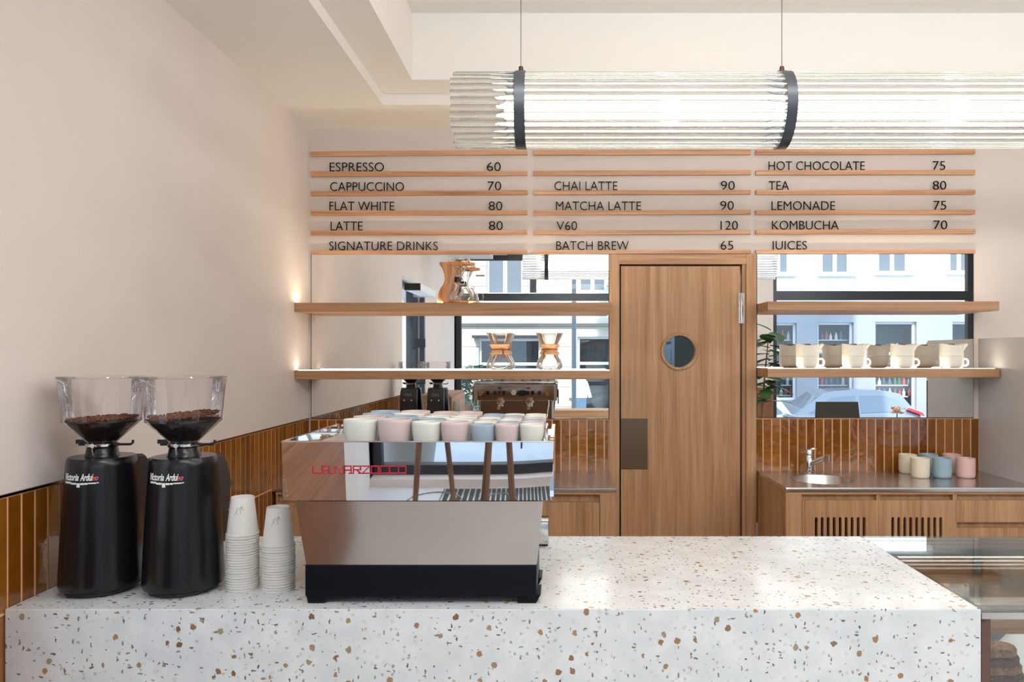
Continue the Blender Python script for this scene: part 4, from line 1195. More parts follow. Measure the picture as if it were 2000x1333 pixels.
m = MB(); m.lathe([(0.048, 0), (0.088, 0), (0.09, 0.003), (0.09, 0.008), (0.088, 0.010), (0.048, 0.010), (0.048, 0)], X_(896), YD, zt_-0.004, 48, 1, 0.8); m.build('ring_arm', M['olive'], ds)
gd = thing('glass_dripper', 'ribbed glass coffee cone hanging in the olive wood stand', 'dripper', (X_(897), YD, Z_(545)))
cxd = X_(897)
m = MB()
nst = 40
rings = []
for r, z in [(0.016, 0.0), (0.0165, 0.012), (0.030, 0.045), (0.050, 0.088), (0.0535, 0.100), (0.056, 0.118), (0.0575, 0.119)]:
    rings.append([m.bm.verts.new((cxd+(r*(1+(0.045 if k % 2 and z > 0.02 else 0)))*math.cos(2*math.pi*k/nst), YD+(r*(1+(0.045 if k % 2 and z > 0.02 else 0)))*math.sin(2*math.pi*k/nst), Z_(541.5)+z*0.98)) for k in range(nst)])
for A, B in zip(rings, rings[1:]):
    for k in range(nst): m.bm.faces.new([A[k], A[(k+1) % nst], B[(k+1) % nst], B[k]])
m.build('cone', M['clear'], gd, smooth=0)
m = MB(); m.lathe([(0.0555, 0), (0.060, 0.002), (0.060, 0.012), (0.0555, 0.014)], cxd, YD, Z_(507), 40); m.build('rim', M['clear'], gd)
m = MB(); m.lathe([(0, 0), (0.0165, 0), (0.0165, 0.028), (0.0145, 0.028), (0.0145, 0.002), (0, 0.002)], X_(893.5), YD, Z_(548), 20); m.build('stopper', M['black_mat'], gd)
gs = thing('glass_server', 'small round glass server with handle at the foot of the wooden stand', 'glass server', (X_(902), YD, zu+0.0135))
cs = X_(902)
m = MB(); m.lathe([(0, 0.001), (0.050, 0), (0.062, 0.006), (0.066, 0.020), (0.062, 0.042), (0.046, 0.066), (0.036, 0.080), (0.036, 0.092), (0.042, 0.100)], cs, YD, zu+0.0135, 40); m.build('vessel', M['clear'], gs)
m = MB(); m.curve([(cs+0.040, YD-0.01, zu+0.095), (cs+0.066, YD-0.02, zu+0.094), (cs+0.084, YD-0.02, zu+0.074), (cs+0.086, YD-0.02, zu+0.048), (cs+0.074, YD-0.02, zu+0.028), (cs+0.064, YD-0.01, zu+0.026)], 0.0045, 10); m.build('handle', M['clear'], gs)
MB().box(X_(918), X_(936), YD-0.03, YD-0.02, Z_(526), Z_(523)).build('spoon', M['olive'], ds)

# ------------------------------------------------------------------ ivory teapots sitting on their cups
YP = 4.165
zp = RS2[1] + 0.0005
s2 = YP/F
def xz(px, py): return PX(px, YP), PZ(py, YP)
cxp = PX(1577, YP)
rt_ = 0.0615
hh = 0.128
zm = zp + 0.066
tc = thing('tea_cup', 'ivory tea cup under the teapot nearest the door', 'cup', (cxp, YP, zp), 'ivory tea cups on the shelf')
m = MB(); m.lathe([(0, 0.002), (0.040, 0), (0.044, 0.001), (0.053, 0.0055), (0.0585, 0.013), (0.0602, 0.024), (0.0605, 0.0655), (0.0580, 0.0655), (0.0575, 0.030), (0.050, 0.012), (0, 0.008)], cxp, YP, zp, 48); m.build('bowl', M['teapot'], tc)
m = MB(); m.curve([(cxp+0.058, YP-0.004, zp+0.050), (cxp+0.076, YP-0.006, zp+0.0515), (cxp+0.086, YP-0.006, zp+0.042), (cxp+0.087, YP-0.006, zp+0.028), (cxp+0.078, YP-0.006, zp+0.0165), (cxp+0.056, YP-0.004, zp+0.0145)], [0.006, 0.0058, 0.0055, 0.0055, 0.006, 0.0065], 12); m.build('handle', M['teapot'], tc)
tpz = zp + 0.0662
tpt = thing('teapot', 'ivory teapot nearest the door on the lower right shelf', 'teapot', (cxp, YP, tpz), 'ivory teapots on the shelf')
m = MB()
pr = [(0, 0.0), (0.0585, 0.0), (0.0605, 0.0015), (0.0602, 0.03), (0.0598, 0.050), (0.0612, 0.060), (0.0595, 0.0605), (0.0570, 0.050), (0.0570, 0.006), (0, 0.004)]
m.lathe(pr, cxp, YP, tpz, 48)
for v in m.bm.verts:       # the rim dips in the middle and rises towards spout and back
    if v.co.z > tpz+0.045: v.co.z += 0.010*((v.co.x-cxp)/0.06)**2 - 0.002
m.build('body', M['teapot'], tpt)
m = MB(); m.curve([(cxp+0.050, YP, tpz+0.034), (cxp+0.062, YP, tpz+0.046), (cxp+0.073, YP, tpz+0.056), (cxp+0.085, YP, tpz+0.064)], [0.017, 0.0135, 0.0095, 0.0075], 14); m.build('spout', M['teapot'], tpt)
m = MB(); m.lathe([(0, 0.052), (0.055, 0.052), (0.055, 0.056), (0.020, 0.0595), (0, 0.060)], cxp, YP, tpz, 40); ld = m.build('lid', M['teapot'], tpt)
m = MB(); m.lathe([(0, 0.0595), (0.016, 0.0595), (0.018, 0.063), (0.016, 0.067), (0, 0.067)], cxp, YP, tpz, 20); m.build('knob', M['leather'], ld)
for px, a, b in ((1667, 'second from the door', 'second'), (1762, 'third from the door', 'third'), (1858, 'nearest the grey cabinet', 'x')):
    d = (PX(px, YP)-cxp, 0, 0)
    dup(tc, d, f'ivory tea cup under the teapot {a}'); dup(tpt, d, f'ivory teapot {a} on the lower right shelf')

# ------------------------------------------------------------------ glass rod pendant
YL, ZL = 2.30, 2.281
RC = 0.1015
xa, xb = PX(889, YL+0.0), 1.765
rings_x = [PX(1017.5, YL), PX(1527, YL), 1.45]
pd = thing('pendant_light', 'long horizontal pendant of clear glass rods held by dark rings', 'pendant lamp', ((xa+xb)/2, YL, ZL))
NR = 30
rod0 = None
rng = random.Random(5)
for k in range(NR):
    a = 2*math.pi*k/NR
    if rod0 is None:
        m = MB(); m.tube([(xa, YL+RC, ZL), (xa+0.002, YL+RC, ZL), (xb-0.002, YL+RC, ZL), (xb, YL+RC, ZL)], [0.0078, 0.0089, 0.0089, 0.0078], 20)
        rod0 = m.build('glass_rod', M['rod'], pd, smooth=40)
    else:
        o = rod0.copy(); COL.objects.link(o); o.parent = pd
        o.rotation_euler.x = a
        o.location = (rng.uniform(-0.004, 0.004), 0, 0)
def lathe_x(name, prof, x, mat, parent, seg=60):
    mb = MB(); mb.lathe(prof, 0, 0, 0, seg)
    bmesh.ops.rotate(mb.bm, verts=mb.bm.verts, cent=(0, 0, 0), matrix=Matrix.Rotation(math.radians(90), 3, 'Y'))
    bmesh.ops.translate(mb.bm, verts=mb.bm.verts, vec=(x, YL, ZL))
    return mb.build(name, mat, parent)
for x in rings_x:
    lathe_x('ring', [(0.088, -0.0155), (0.1120, -0.0155), (0.1130, -0.0145), (0.1130, 0.0145), (0.1120, 0.0155), (0.088, 0.0155), (0.088, -0.0155)], x, M['slate'], pd)
    m = MB(); m.box(x-0.012, x+0.012, YL-0.006, YL+0.006, ZL+0.110, ZL+0.119); m.tube([(x, YL, ZL+0.118), (x, YL, ZL+0.131), (x, YL, ZL+0.133)], [0.0075, 0.0065, 0.004], 14); m.build('cable_grip', M['brown_metal'], pd)
    m = MB(); m.tube([(x, YL, ZL+0.132), (x, YL, zc)], 0.0011, 6); m.build('cable', M['dark_grey'], pd)
xt0, xt1 = PX(986, YL), 1.50
lathe_x('opal_tube', [(0, xt0), (0.027, xt0), (0.029, xt0+0.004), (0.029, xt1-0.004), (0.027, xt1), (0, xt1)], 0.0, M['opal'], pd, 40)
for px in (1310, 1860):
    lathe_x('led_module', [(0.0295, -0.024), (0.038, -0.018), (0.038, 0.018), (0.0295, 0.024)], PX(px, YL), M['hot'], pd, 40)

# unseen fill tubes added above the view to brighten the room
for k, (x, y, zz_) in enumerate(((-0.25, 1.92, 2.56), (1.3, 1.92, 2.56), (2.85, 1.92, 2.56), (-0.45, 0.6, 2.68), (1.3, 0.6, 2.68), (3.1, 0.6, 2.68))):
    lf_ = thing('fill_tube', ['added unseen fill tube in front of the counter, left', 'added unseen fill tube in front of the counter, middle', 'added unseen fill tube in front of the counter, right',
                                        'added unseen fill tube towards the street window, left', 'added unseen fill tube towards the street window, middle', 'added unseen fill tube towards the street window, right'][k], 'fill light', (x+0.6, y, zz_-0.04), 'added fill tubes out of view')
    m = MB(); m.tube([(x, y, zz_), (x+0.03, y, zz_)], 0.042, 20); m.tube([(x+1.17, y, zz_), (x+1.2, y, zz_)], 0.042, 20); m.build('end_cap', M['slate'], lf_)
    m = MB(); m.tube([(x+0.031, y, zz_), (x+1.169, y, zz_)], 0.04, 20); m.build('tube', M['fillwarm' if k < 3 else 'fillcool'], lf_)
    for q in (0.2, 1.0):
        m = MB(); m.tube([(x+q, y, zz_+0.04), (x+q, y, zc)], 0.0015, 6); m.build('cable', M['dark_grey'], lf_)

# ------------------------------------------------------------------ street windows
def window(n, axis, t0, t1, u0, u1, z0, z1, bars_u, bars_z, fw, mat, label):
    r = thing(f'window_{n}', label, 'window', ((u0+u1)/2, t0, z0) if axis == 'y' else (t0, (u0+u1)/2, z0), kind='structure')
    m = MB()
    def bx(a, b, c, d):
        if axis == 'y': m.box(a, b, t0, t1, c, d)
        else: m.box(t0, t1, a, b, c, d)
    bx(u0, u0+fw, z0, z1); bx(u1-fw, u1, z0, z1); bx(u0+fw, u1-fw, z0, z0+fw); bx(u0+fw, u1-fw, z1-fw, z1)
    for b, w_ in bars_u: bx(b-w_/2, b+w_/2, z0+fw, z1-fw)
    for b, w_ in bars_z: bx(u0+fw, u1-fw, b-w_/2, b+w_/2)
    m.build('window_frame', mat, r, smooth=0)
    tm = (t0+t1)/2
    g = MB()
    if axis == 'y': g.poly([(u0+fw, tm, z0+fw), (u1-fw, tm, z0+fw), (u1-fw, tm, z1-fw), (u0+fw, tm, z1-fw)])
    else: g.poly([(tm, u0+fw, z0+fw), (tm, u1-fw, z0+fw), (tm, u1-fw, z1-fw), (tm, u0+fw, z1-fw)])
    g.build('window_pane', M['pane'], r, smooth=0)
    return r
zT = VZ(581, YF-0.15)
window(1, 'y', YF-0.19, YF-0.11, W1[0]+0.001, W1[1]-0.001, W1[2]+0.001, W1[3]-0.001, [], [(zT, 0.095)], 0.075, M['frame_dark'], 'left shop window towards the street, seen in the left mirror')
window(2, 'y', YF-0.19, YF-0.11, W2[0]+0.001, W2[1]-0.001, W2[2]+0.001, W2[3]-0.001, [], [(zT+0.02, 0.12)], 0.075, M['frame_dark'], 'right shop window towards the street, seen in the right mirror')
window(3, 'x', WL-0.16, WL-0.10, 0.751, 1.759, 0.931, 2.259, [], [], 0.05, M['frame_dark'], 'side window in the left wall beside the grinders, seen in the mirror')
wp = thing('folding_window_post', 'pair of folded dark window leaves with hinges at the side window', 'window leaf', (WL-0.03, 0.86, 0.985))
for dx in (0.0, 0.075):
    MB().box(WL-0.085+dx, WL-0.04+dx, 0.80, 0.86, 0.985, 2.13).build('leaf_frame', M['frame_dark'], wp)
for z in (1.25, 1.62, 1.95):
    MB().box(WL-0.095, WL-0.035+0.085, 0.862, 0.885, z, z+0.09).build('hinge', M['black_mat'], wp)
ac = thing('air_curtain', 'slim white air curtain above the side window, with black end', 'air curtain', (-1.355, 1.23, 2.137))
MB().box(WL, -1.283, 0.80, 1.63, 2.137, 2.2).build('housing', M['white'], ac)
MB().box(WL, -1.283, 1.63, 1.66, 2.137, 2.2).build('end_cap', M['black_mat'], ac)
# reveal trims
S(MB().box(2.255, 2.825, YF, YF+0.012, 0.0, 1.11).build('trim_2', M['oak_bench']), 'brown wooden panelling on the pier between the shop windows', 'panelling')

# wooden window bar, stools, bench
bar = thing('window_bar', 'wooden bar along the left shop window, seen low in the mirror', 'bar', (0.6, -1.4, 0))
MB().box(-0.30, 2.2, -1.58, -1.18, 0.735, 0.835, 0.004).build('bar_top', M['oak_h'], bar)
for x in (-0.1, 1.0, 2.05):
    m = MB(); m.tube([(x, -1.30, 0.735), (x+0.0, -1.58, 0.30)], 0.012, 8); m.build('bracket', M['frame_dark'], bar)
sx_, sy_ = -0.76, -0.60
st = thing('bar_stool', 'dark wooden bar stool before the counter, left one in the machine panel', 'stool', (sx_, sy_, 0), 'bar stools before the counter')
m = MB(); m.lathe([(0, 0.74), (0.15, 0.74), (0.165, 0.752), (0.165, 0.77), (0.155, 0.782), (0, 0.775)], sx_, sy_, 0, 36); m.build('seat', M['stool_wood'], st)
for a in (35, 125, 215, 305):
    c, s = math.cos(math.radians(a)), math.sin(math.radians(a))
    m = MB(); m.tube([(sx_+0.20*c, sy_+0.20*s, 0), (sx_+0.105*c, sy_+0.105*s, 0.74)], [0.014, 0.018], 12); m.build('leg', M['stool_wood'], st)
m = MB(); m.tube([(sx_+0.172*math.cos(t), sy_+0.172*math.sin(t), 0.25) for t in [2*math.pi*k/32 for k in range(33)]], 0.005, 8); m.build('foot_ring', M['dark_steel'], st)
dup(st, (0.46, 0.03, 0), 'dark wooden bar stool before the counter, right one in the machine panel')
bn = thing('wooden_cabinet', 'brown wooden cabinet along the left wall, seen at the left of the machine panel', 'cabinet', (-1.24, 0.9, 0))
MB().box(WL+0.09, -1.05, 0.39, 1.40, 0.05, 1.17, 0.003).build('body', M['oak_bench'], bn)
for a, b in ((0.06, 0.60), (0.61, 1.15)):
    MB().box(-1.0495, -1.034, 0.395, 1.395, a, b, 0.002).build('drawer', M['oak_bench'], bn)
MB().box(WL+0.10, -1.08, 0.42, 1.38, 0.0, 0.05).build('plinth', M['black_mat'], bn)
gv = thing('floor_grille', 'dark ribbed heating grille in the floor along the street window', 'floor grille', (0.7, -1.3, 0))
MB().box(-0.85, 2.2, -1.55, -1.05, 0.0003, 0.006).build('pan', M['black_mat'], gv)
m = MB()
for k in range(60): m.box(-0.84+k*0.0505, -0.84+k*0.0505+0.014, -1.54, -1.06, 0.0062, 0.014)
m.build('ribs', M['brushed'], gv)

# order screen and flower standing on the display case, seen in the right mirror
zc_ = CT + 0.0005
lp = thing('laptop', 'open dark grey laptop on the display case, seen in the right mirror', 'laptop', (2.2, 2.2, zc_))
xl0, xl1 = VX(1590, 2.2), VX(1678, 2.2)
MB().box(xl0, xl1, 1.98, 2.20, zc_, zc_+0.016, 0.003).build('keyboard_base', M['laptop'], lp)
m = MB(); zt2 = VZ(785, 2.26)
m.hexa([(xl0, 2.196, zc_+0.017), (xl1+0.01, 2.196, zc_+0.017), (xl1+0.01, 2.203, zc_+0.017), (xl0, 2.203, zc_+0.017)], [(xl0-0.012, 2.262, zt2), (xl1-0.04, 2.262, zt2), (xl1-0.04, 2.269, zt2), (xl0-0.012, 2.269, zt2)])
m.build('screen', M['laptop'], lp)
xf = VX(1750, 2.25)
vz = thing('vase', 'small dark vase with one peach flower on the display case', 'vase', (xf, 2.25, zc_))
m = MB(); m.lathe([(0, 0), (0.028, 0), (0.034, 0.03), (0.022, 0.07), (0.012, 0.10), (0.014, 0.11)], xf, 2.25, zc_, 24); m.build('vessel', M['frame_dark'], vz)
m = MB(); m.tube([(xf, 2.25, zc_+0.09), (xf+0.004, 2.25, VZ(808, 2.25))], 0.004, 6); m.build('stem', M['leaf'], vz)
m = MB(); rng = random.Random(9)
for k in range(34): m.ball((xf+rng.uniform(-0.036, 0.036), 2.25+rng.uniform(-0.036, 0.036), VZ(801, 2.25)+rng.uniform(-0.026, 0.03)), 0.016, 1, (1, 1, 0.6))
m.build('flower_head', M['flower'], vz)

# tall plant beside the pier
fp = thing('potted_fig', 'leafy fig plant in a pot, at the left edge of the right mirror', 'plant', (2.50, -1.0, 0))
m = MB(); m.lathe([(0, 0), (0.15, 0), (0.19, 0.36), (0.175, 0.36), (0.17, 0.32), (0, 0.32)], 2.50, -1.0, 0, 32); m.build('pot', M['terracotta'], fp)
m = MB(); m.tube([(2.50, -1.0, 0.3), (2.52, -1.0, 0.8), (2.56, -1.02, 1.25), (2.60, -1.0, 1.72)], [0.016, 0.014, 0.011, 0.007], 8); m.build('stem', M['stool_wood'], fp)
def leaf(m, base, d, L, W, up):
    d = Vector(d).normalized(); s = d.cross(Vector(up)).normalized(); n = s.cross(d)
    prof = [0.06, 0.55, 0.95, 1.0, 0.75, 0.1]
    pv = None
    for i, wv in enumerate(prof):
        t = i/(len(prof)-1)
        c = Vector(base) + d*(L*t) - n*(0.22*L*t*t) + n*0.0
        row = [m.bm.verts.new(c - s*W*wv + n*0.012), m.bm.verts.new(c - s*W*wv*0.5 + n*0.003), m.bm.verts.new(c), m.bm.verts.new(c + s*W*wv*0.5 + n*0.003), m.bm.verts.new(c + s*W*wv + n*0.012)]
        if pv:
            for q in range(4): m.bm.faces.new([pv[q], pv[q+1], row[q+1], row[q]])
        pv = row
rng = random.Random(12)
for k in range(34):
    z = 0.95+0.90*k/33; a = k*2.4
    d = (math.cos(a), math.sin(a)*0.8, rng.uniform(-0.2, 0.6))
    m = MB(); leaf(m, (2.56+0.07*(z-0.8), -1.0, z), d, rng.uniform(0.24, 0.34), rng.uniform(0.075, 0.10), (0, 0, 1))
    o = m.build('leaf', M['leaf'], fp, smooth=60)
# greenery inside the left window
gp = thing('window_shrub', 'leafy green shrub outside the left window, low in the left mirror', 'shrub', (VX(922, -2.4), -2.4, -0.15))
cxs = VX(922, -2.4)
m = MB(); m.lathe([(0, 0), (0.20, 0), (0.26, 0.40), (0.23, 0.40), (0.22, 0.35), (0, 0.35)], cxs, -2.4, -0.15, 28); m.build('pot', M['terracotta'], gp)
m = MB()
for k in range(170):
    a = rng.uniform(0, 6.28); e = rng.uniform(-0.6, 1.4); R = rng.uniform(0.05, 0.26)
    leaf(m, (cxs+R*math.cos(a)*math.cos(e), -2.4+R*math.sin(a)*math.cos(e), 0.78+0.62*math.sin(e)*rng.uniform(0.4, 1)), (math.cos(a), math.sin(a), rng.uniform(-0.3, 0.8)), 0.16, 0.035, (0, 0, 1))
m.build('foliage', M['leaf2'], gp, smooth=60)

# ------------------------------------------------------------------ the street outside
ZS = -0.85
S(MB().box(-30, 34, -16.6, YF-0.3, ZS-0.2, ZS).build('ground', M['asphalt']), 'grey asphalt street outside the shop windows', 'street')
S(MB().box(-30, 34, -4.6, YF-0.31, ZS, -0.15).build('trim_3', M['paving']), 'pale paved pavement in front of the shop', 'pavement')
YB_ = -15.0
VXb = lambda px: VX(px, YB_); VZb = lambda py: VZ(py, YB_)
def building(name, x0, x1, label, mats, split, rects, dep=0.25):
    r = thing(name, label, 'building', ((x0+x1)/2, YB_, ZS))
    holes = [(q[0], q[1], q[2], q[3]) for q in rects]
    MB().wall('y', YB_-0.35, YB_, x0, x1, ZS, split, [h for h in holes if h[3] < split]).build('lower_wall', mats[0], r, smooth=0)
    MB().wall('y', YB_-0.35, YB_+0.02, x0, x1, split, 13.0, [h for h in holes if h[2] > split]).build('upper_wall', mats[1], r, smooth=0)
    MB().box(x0, x1, YB_-6.0, YB_-1.2, ZS, 13.0).build('interior', M['shopdark'], r, smooth=0)
    for (a, b, c, d, kind) in rects:
        m = MB(); f = 0.07
        yy = YB_-0.22
        m.box(a, a+f, yy, yy+0.07, c, d); m.box(b-f, b, yy, yy+0.07, c, d); m.box(a+f, b-f, yy, yy+0.07, c, c+f); m.box(a+f, b-f, yy, yy+0.07, d-f, d)
        if kind == 'house': m.box((a+b)/2-0.06, (a+b)/2+0.06, yy, yy+0.07, c+f, d-f)
        if kind == 'shop': m.box(a+f, b-f, yy, yy+0.07, c+(d-c)*0.62, c+(d-c)*0.62+0.09)
        wf = m.build('window_frame', M['winwhite'], r, smooth=0)
        MB().box(a+f, b-f, yy+0.03, yy+0.04, c+f, d-f).build('window_pane', M['pane' if kind == 'shop' else 'winpane'], wf, smooth=0)
        if kind == 'house': MB().box(a-0.15, b+0.15, YB_, YB_+0.14, c-0.09, c-0.02).build('window_sill', M['winwhite'], wf, smooth=0)
    return r
def R_(pa, pb, ya, yb, kind): return (VXb(pa), VXb(pb), VZb(yb), VZb(ya), kind)
XM = 5.3
br = building('street_building', XM, 30, 'white house with grey ground floor shops across the street, in the right mirror', (M['fac_grey'], M['fac_white']), 3.05,
  [R_(1500, 1544, 425, 535, 'house'), R_(1605, 1662, 425, 535, 'house'), R_(1716, 1776, 425, 533, 'house'), R_(1855, 1900, 425, 532, 'house'),
   R_(1498, 1556, 631, 782, 'shop'), R_(1597, 1667, 630, 786, 'shop'), R_(1709, 1790, 629, 800, 'shop'), R_(1860, 1920, 629, 780, 'shop')])
bl = building('street_building', -26, XM-0.02, 'cream rusticated building across the street, in the left mirror', (M['fac_cream'], M['fac_cream']), 2.55,
  [R_(950, 1022, 440, 576, 'house'), R_(1030, 1052, 440, 576, 'shop'), R_(1130, 1185, 440, 570, 'house'), R_(1210, 1270, 440, 570, 'house'),
   R_(935, 1056, 662, 800, 'shop'), R_(1128, 1235, 658, 803, 'shop'), R_(700, 780, 640, 780, 'shop')])
MB().box(-26, XM-0.02, YB_, YB_+0.25, 2.50, 2.66).build('cornice', M['fac_cream'], bl, smooth=0)
MB().box(VXb(925), VXb(1056), YB_, YB_+0.45, VZb(661), VZb(656)).build('door_canopy', M['frame_dark'], bl, smooth=0)
MB().box(XM-0.02, 30, YB_, YB_+0.10, 3.0, 3.10).build('cornice', M['fac_grey'], br, smooth=0)
# goods in the shop windows across the street
rng = random.Random(21)
bot = None
for a, b, ys_ in ((1503, 1552, (664, 690, 712, 752, 772)), (1602, 1664, (664, 690, 712, 752, 774)), (1714, 1784, (690, 712, 752, 774))):
    for base in ys_:
        Y_ = YB_-0.50
        zb_ = VZ(base, Y_)
        MB().box(VXb(a), VXb(b), YB_-0.62, YB_-0.38, zb_-0.03, zb_).build('shop_shelf', M['winwhite'], br, smooth=0)
        px = a+3
        while px < b-3:
            h = rng.uniform(0.20, 0.32)
            if bot is None:
                m = MB(); m.lathe([(0, 0), (0.045, 0), (0.05, 0.02), (0.05, 0.16), (0.018, 0.22), (0.018, 0.28), (0, 0.28)], VX(px, Y_), Y_, zb_+0.001, 10)
                bot = m.build('bottle', M['winpane']); tag(bot, 'small bottle on a shelf in the shop window across the street', 'bottle', 'bottles in the shop windows across the street')
            else:
                o = bot.copy(); COL.objects.link(o); o.location = (VX(px, Y_), Y_, zb_+0.001); o.scale.z = h/0.28
                o.material_slots[0].link = 'OBJECT'; o.material_slots[0].material = M[rng.choice(['winpane', 'leaf2', 'shopdark', 'redprint', 'white', 'denim'])]
            px += rng.uniform(8, 12)
for px, cc, nm, lb in ((1133, 'shirt', 'shirt', 'white shirt hanging in the shop window across the street, in the left mirror'),):
    Y_ = -14.86; X0, zt3 = VX(px, Y_), VZ(738, Y_)
    sh_ = thing('hanging_shirt', lb, 'shirt', (X0, Y_, zt3-0.7))
    m = MB()
    m.prism([(X0-0.22, zt3-0.62), (X0+0.22, zt3-0.62), (X0+0.24, zt3-0.15), (X0+0.12, zt3), (X0+0.04, zt3-0.04), (X0-0.04, zt3-0.04), (X0-0.12, zt3), (X0-0.24, zt3-0.15)], 'y', Y_-0.05, Y_+0.05)
    m.prism([(X0-0.24, zt3-0.15), (X0-0.14, zt3-0.02), (X0-0.26, zt3-0.62), (X0-0.36, zt3-0.60)], 'y', Y_-0.04, Y_+0.04); m.prism([(X0+0.24, zt3-0.15), (X0+0.36, zt3-0.60), (X0+0.26, zt3-0.62), (X0+0.14, zt3-0.02)], 'y', Y_-0.04, Y_+0.04)
    m.build('shirt_body', M['shirt'], sh_)
    m = MB(); m.prism([(X0-0.18, zt3-1.25), (X0-0.02, zt3-1.25), (X0, zt3-0.95), (X0+0.02, zt3-1.25), (X0+0.18, zt3-1.25), (X0+0.19, zt3-0.63), (X0-0.19, zt3-0.63)], 'y', Y_-0.05, Y_+0.05)
    m.build('jeans', M['denim'], sh_)
# lamp post
Yp = -7.5
lpst = thing('lamp_post', 'dark grey lamp post on the street, in the left mirror by the door frame', 'lamp post', (VX(1121, Yp), Yp, ZS))
m = MB(); m.tube([(VX(1121, Yp), Yp, ZS), (VX(1121, Yp), Yp, 4.5)], [0.055, 0.045], 14); m.build('post', M['post_grey'], lpst)
m = MB(); m.tube([(VX(1121, Yp), Yp, ZS), (VX(1121, Yp), Yp, ZS+0.5)], [0.09, 0.08], 14); m.build('base', M['post_grey'], lpst)
# trimmed bush in front of the cream house
bsx = VX(925, -13.8)
bsh = thing('bush', 'round grey-green bush before the cream building, in the left mirror', 'bush', (bsx, -13.8, ZS))
m = MB(); m.lathe([(0, 0), (0.30, 0), (0.40, 0.75), (0, 0.75)], bsx, -13.8, ZS, 24); m.build('planter', M['fac_grey'], bsh)
m = MB(); rng = random.Random(4)
for k in range(420):
    a = rng.uniform(0, 6.28); e = rng.uniform(-1.2, 1.5); R = rng.uniform(0.35, 0.62)
    leaf(m, (bsx+R*math.cos(a)*math.cos(e), -13.8+R*math.sin(a)*math.cos(e), ZS+1.35+R*1.15*math.sin(e)), (math.cos(a), math.sin(a), rng.uniform(-0.5, 0.8)), 0.2, 0.05, (0, 0, 1))
m.build('foliage', M['leaf2'], bsh, smooth=60)

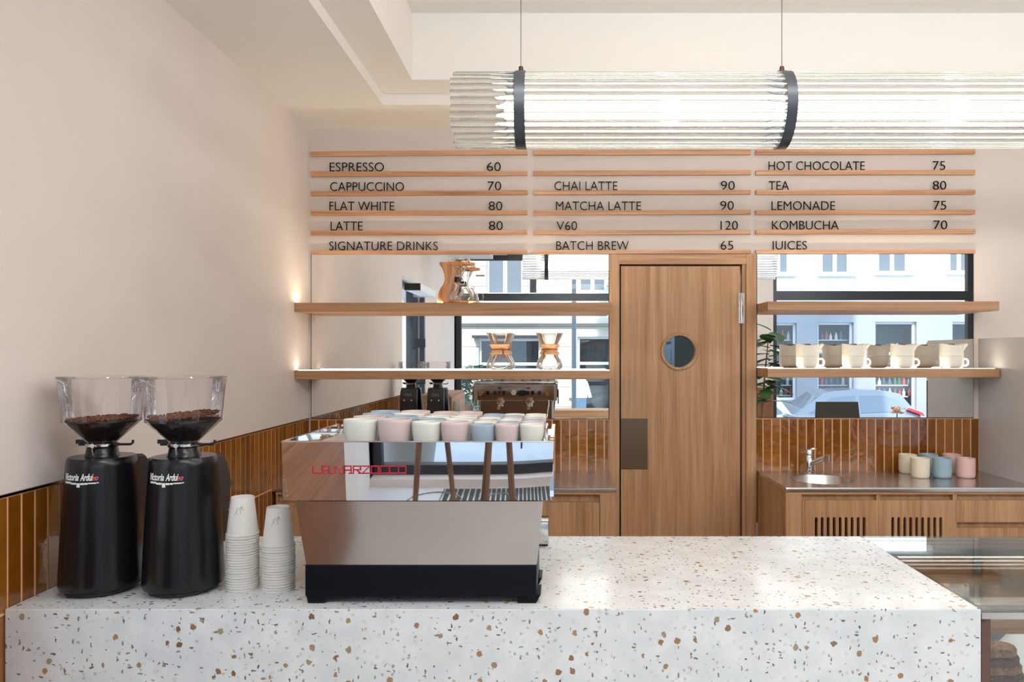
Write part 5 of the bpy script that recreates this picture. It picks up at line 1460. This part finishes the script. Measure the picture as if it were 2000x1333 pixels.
# parked cars
def car(name, label, x_rear, y, L, H, Wd, paint, facing=-1, tail='taillight'):
    """x_rear: where the tail is; the nose points to -X when facing is -1"""
    r = thing(name, label, 'car', (x_rear+facing*L/2, y, ZS))
    X = lambda u: x_rear+facing*u*L
    zz = lambda v: ZS+v*H
    def loft(prof_sections, nm, mat, par):
        m = MB(); rows = []
        for u, pts in prof_sections:
            rows.append([m.bm.verts.new((X(u), y+q[0]*Wd/2, zz(q[1]))) for q in pts])
        for A, B in zip(rows, rows[1:]):
            for i in range(len(A)):
                j = (i+1) % len(A); m.bm.faces.new([A[i], A[j], B[j], B[i]])
        m.bm.faces.new(rows[0][::-1]); m.bm.faces.new(rows[-1])
        return m.build(nm, mat, par, smooth=50)
    def sec(zl_, zw, zt__, wl_=1.0, wt=0.9): return [(-wl_*0.96, zl_), (-wl_, zw*0.75), (-wl_, zw), (-wt, zt__), (wt, zt__), (wl_, zw), (wl_, zw*0.75), (wl_*0.96, zl_)]
    body = loft([(0.0, sec(0.30, 0.45, 0.52, 0.82, 0.74)), (0.02, sec(0.20, 0.50, 0.60, 0.92, 0.82)), (0.10, sec(0.16, 0.56, 0.64)), (0.35, sec(0.14, 0.56, 0.62)), (0.62, sec(0.14, 0.54, 0.60)), (0.72, sec(0.15, 0.53, 0.60)),
                 (0.90, sec(0.16, 0.46, 0.53, 0.95, 0.84)), (0.97, sec(0.18, 0.40, 0.46, 0.85, 0.74)), (1.0, sec(0.24, 0.34, 0.40, 0.74, 0.66))], 'body', M[paint], r)
    cab = [(0.03, 0.60, 0.80), (0.12, 0.93, 0.70), (0.22, 0.985, 0.68), (0.38, 1.0, 0.68), (0.50, 0.975, 0.68), (0.56, 0.94, 0.69), (0.74, 0.60, 0.82)]
    loft([(u, [(-0.92, 0.58), (-wt, zt__), (wt, zt__), (0.92, 0.58)]) for u, zt__, wt in cab], 'cabin', M[paint], r)
    def side(nm, quad, sgn, mat):
        m = MB()
        def wat(v): return 0.92+(0.68-0.92)*(v-0.58)/(1.0-0.58)
        pts = [(X(u), y+sgn*(wat(v)*Wd/2+0.006), zz(v)) for u, v in quad]
        pts2 = [(p[0], p[1]-sgn*0.02, p[2]) for p in pts]
        m.hexa(pts, pts2); m.build(nm, mat, r, smooth=0)
    for sgn in (-1, 1):
        side('side_window', [(0.10, 0.70), (0.20, 0.64), (0.36, 0.62), (0.36, 0.90), (0.22, 0.90), (0.15, 0.84)], sgn, M['carglass'])
        side('side_window', [(0.385, 0.62), (0.66, 0.62), (0.60, 0.72), (0.52, 0.87), (0.385, 0.90)], sgn, M['carglass'])
        m = MB(); m.hexa([(X(0.0), y+sgn*Wd*0.36, zz(0.57)), (X(0.10), y+sgn*Wd*0.36, zz(0.67)), (X(0.085), y+sgn*Wd*0.36, zz(0.70)), (X(0.015), y+sgn*Wd*0.36, zz(0.63))], [(X(0.0), y+sgn*Wd*0.47, zz(0.57)), (X(0.10), y+sgn*Wd*0.49, zz(0.67)), (X(0.085), y+sgn*Wd*0.485, zz(0.70)), (X(0.015), y+sgn*Wd*0.47, zz(0.63))]); m.build('tail_light', M[tail], r)
        m = MB(); m.box(min(X(0.40), X(0.44)), max(X(0.40), X(0.44)), y+sgn*Wd*0.502, y+sgn*Wd*0.512, zz(0.50), zz(0.525)); m.build('door_handle', M['chrome'], r)
        for u in (0.19, 0.80):
            m = MB(); m.tube([(X(u), y+sgn*(Wd/2-0.19), ZS+0.33), (X(u), y+sgn*(Wd/2+0.004), ZS+0.33)], 0.33, 28); wh = m.build('wheel', M['tyre'], r)
            m = MB(); m.tube([(X(u), y+sgn*(Wd/2-0.1), ZS+0.33), (X(u), y+sgn*(Wd/2+0.012), ZS+0.33)], 0.21, 20); m.build('rim', M['chrome'], wh)
    return r
car('car', 'silver hatchback parked across the street, in the right mirror behind the laptop', VX(1776, -11.3), -11.3, 4.35, 1.52, 1.82, 'carsilver')
car('car', 'white car parked across the street, at the left edge of the right mirror', VX(1546, -9.2), -9.2, 4.2, 1.56, 1.8, 'carwhite', -1, 'carglass')
# house at the end of the side street, through the side window
hb = thing('street_building', 'pale house beyond the side window, a sliver in the left mirror', 'building', (-9, 2, ZS))
MB().box(-12, -8.5, -8, 12, ZS, 9).build('wall', M['fac_white'], hb)
for k in range(4):
    wf = MB().box(-8.505, -8.46, -1.5+k*2.2, -0.3+k*2.2, 1.8, 3.6).build('window', M['winwhite'], hb)
    MB().box(-8.465, -8.45, -1.4+k*2.2, -0.4+k*2.2, 1.9, 3.5).build('pane', M['winpane'], wf)
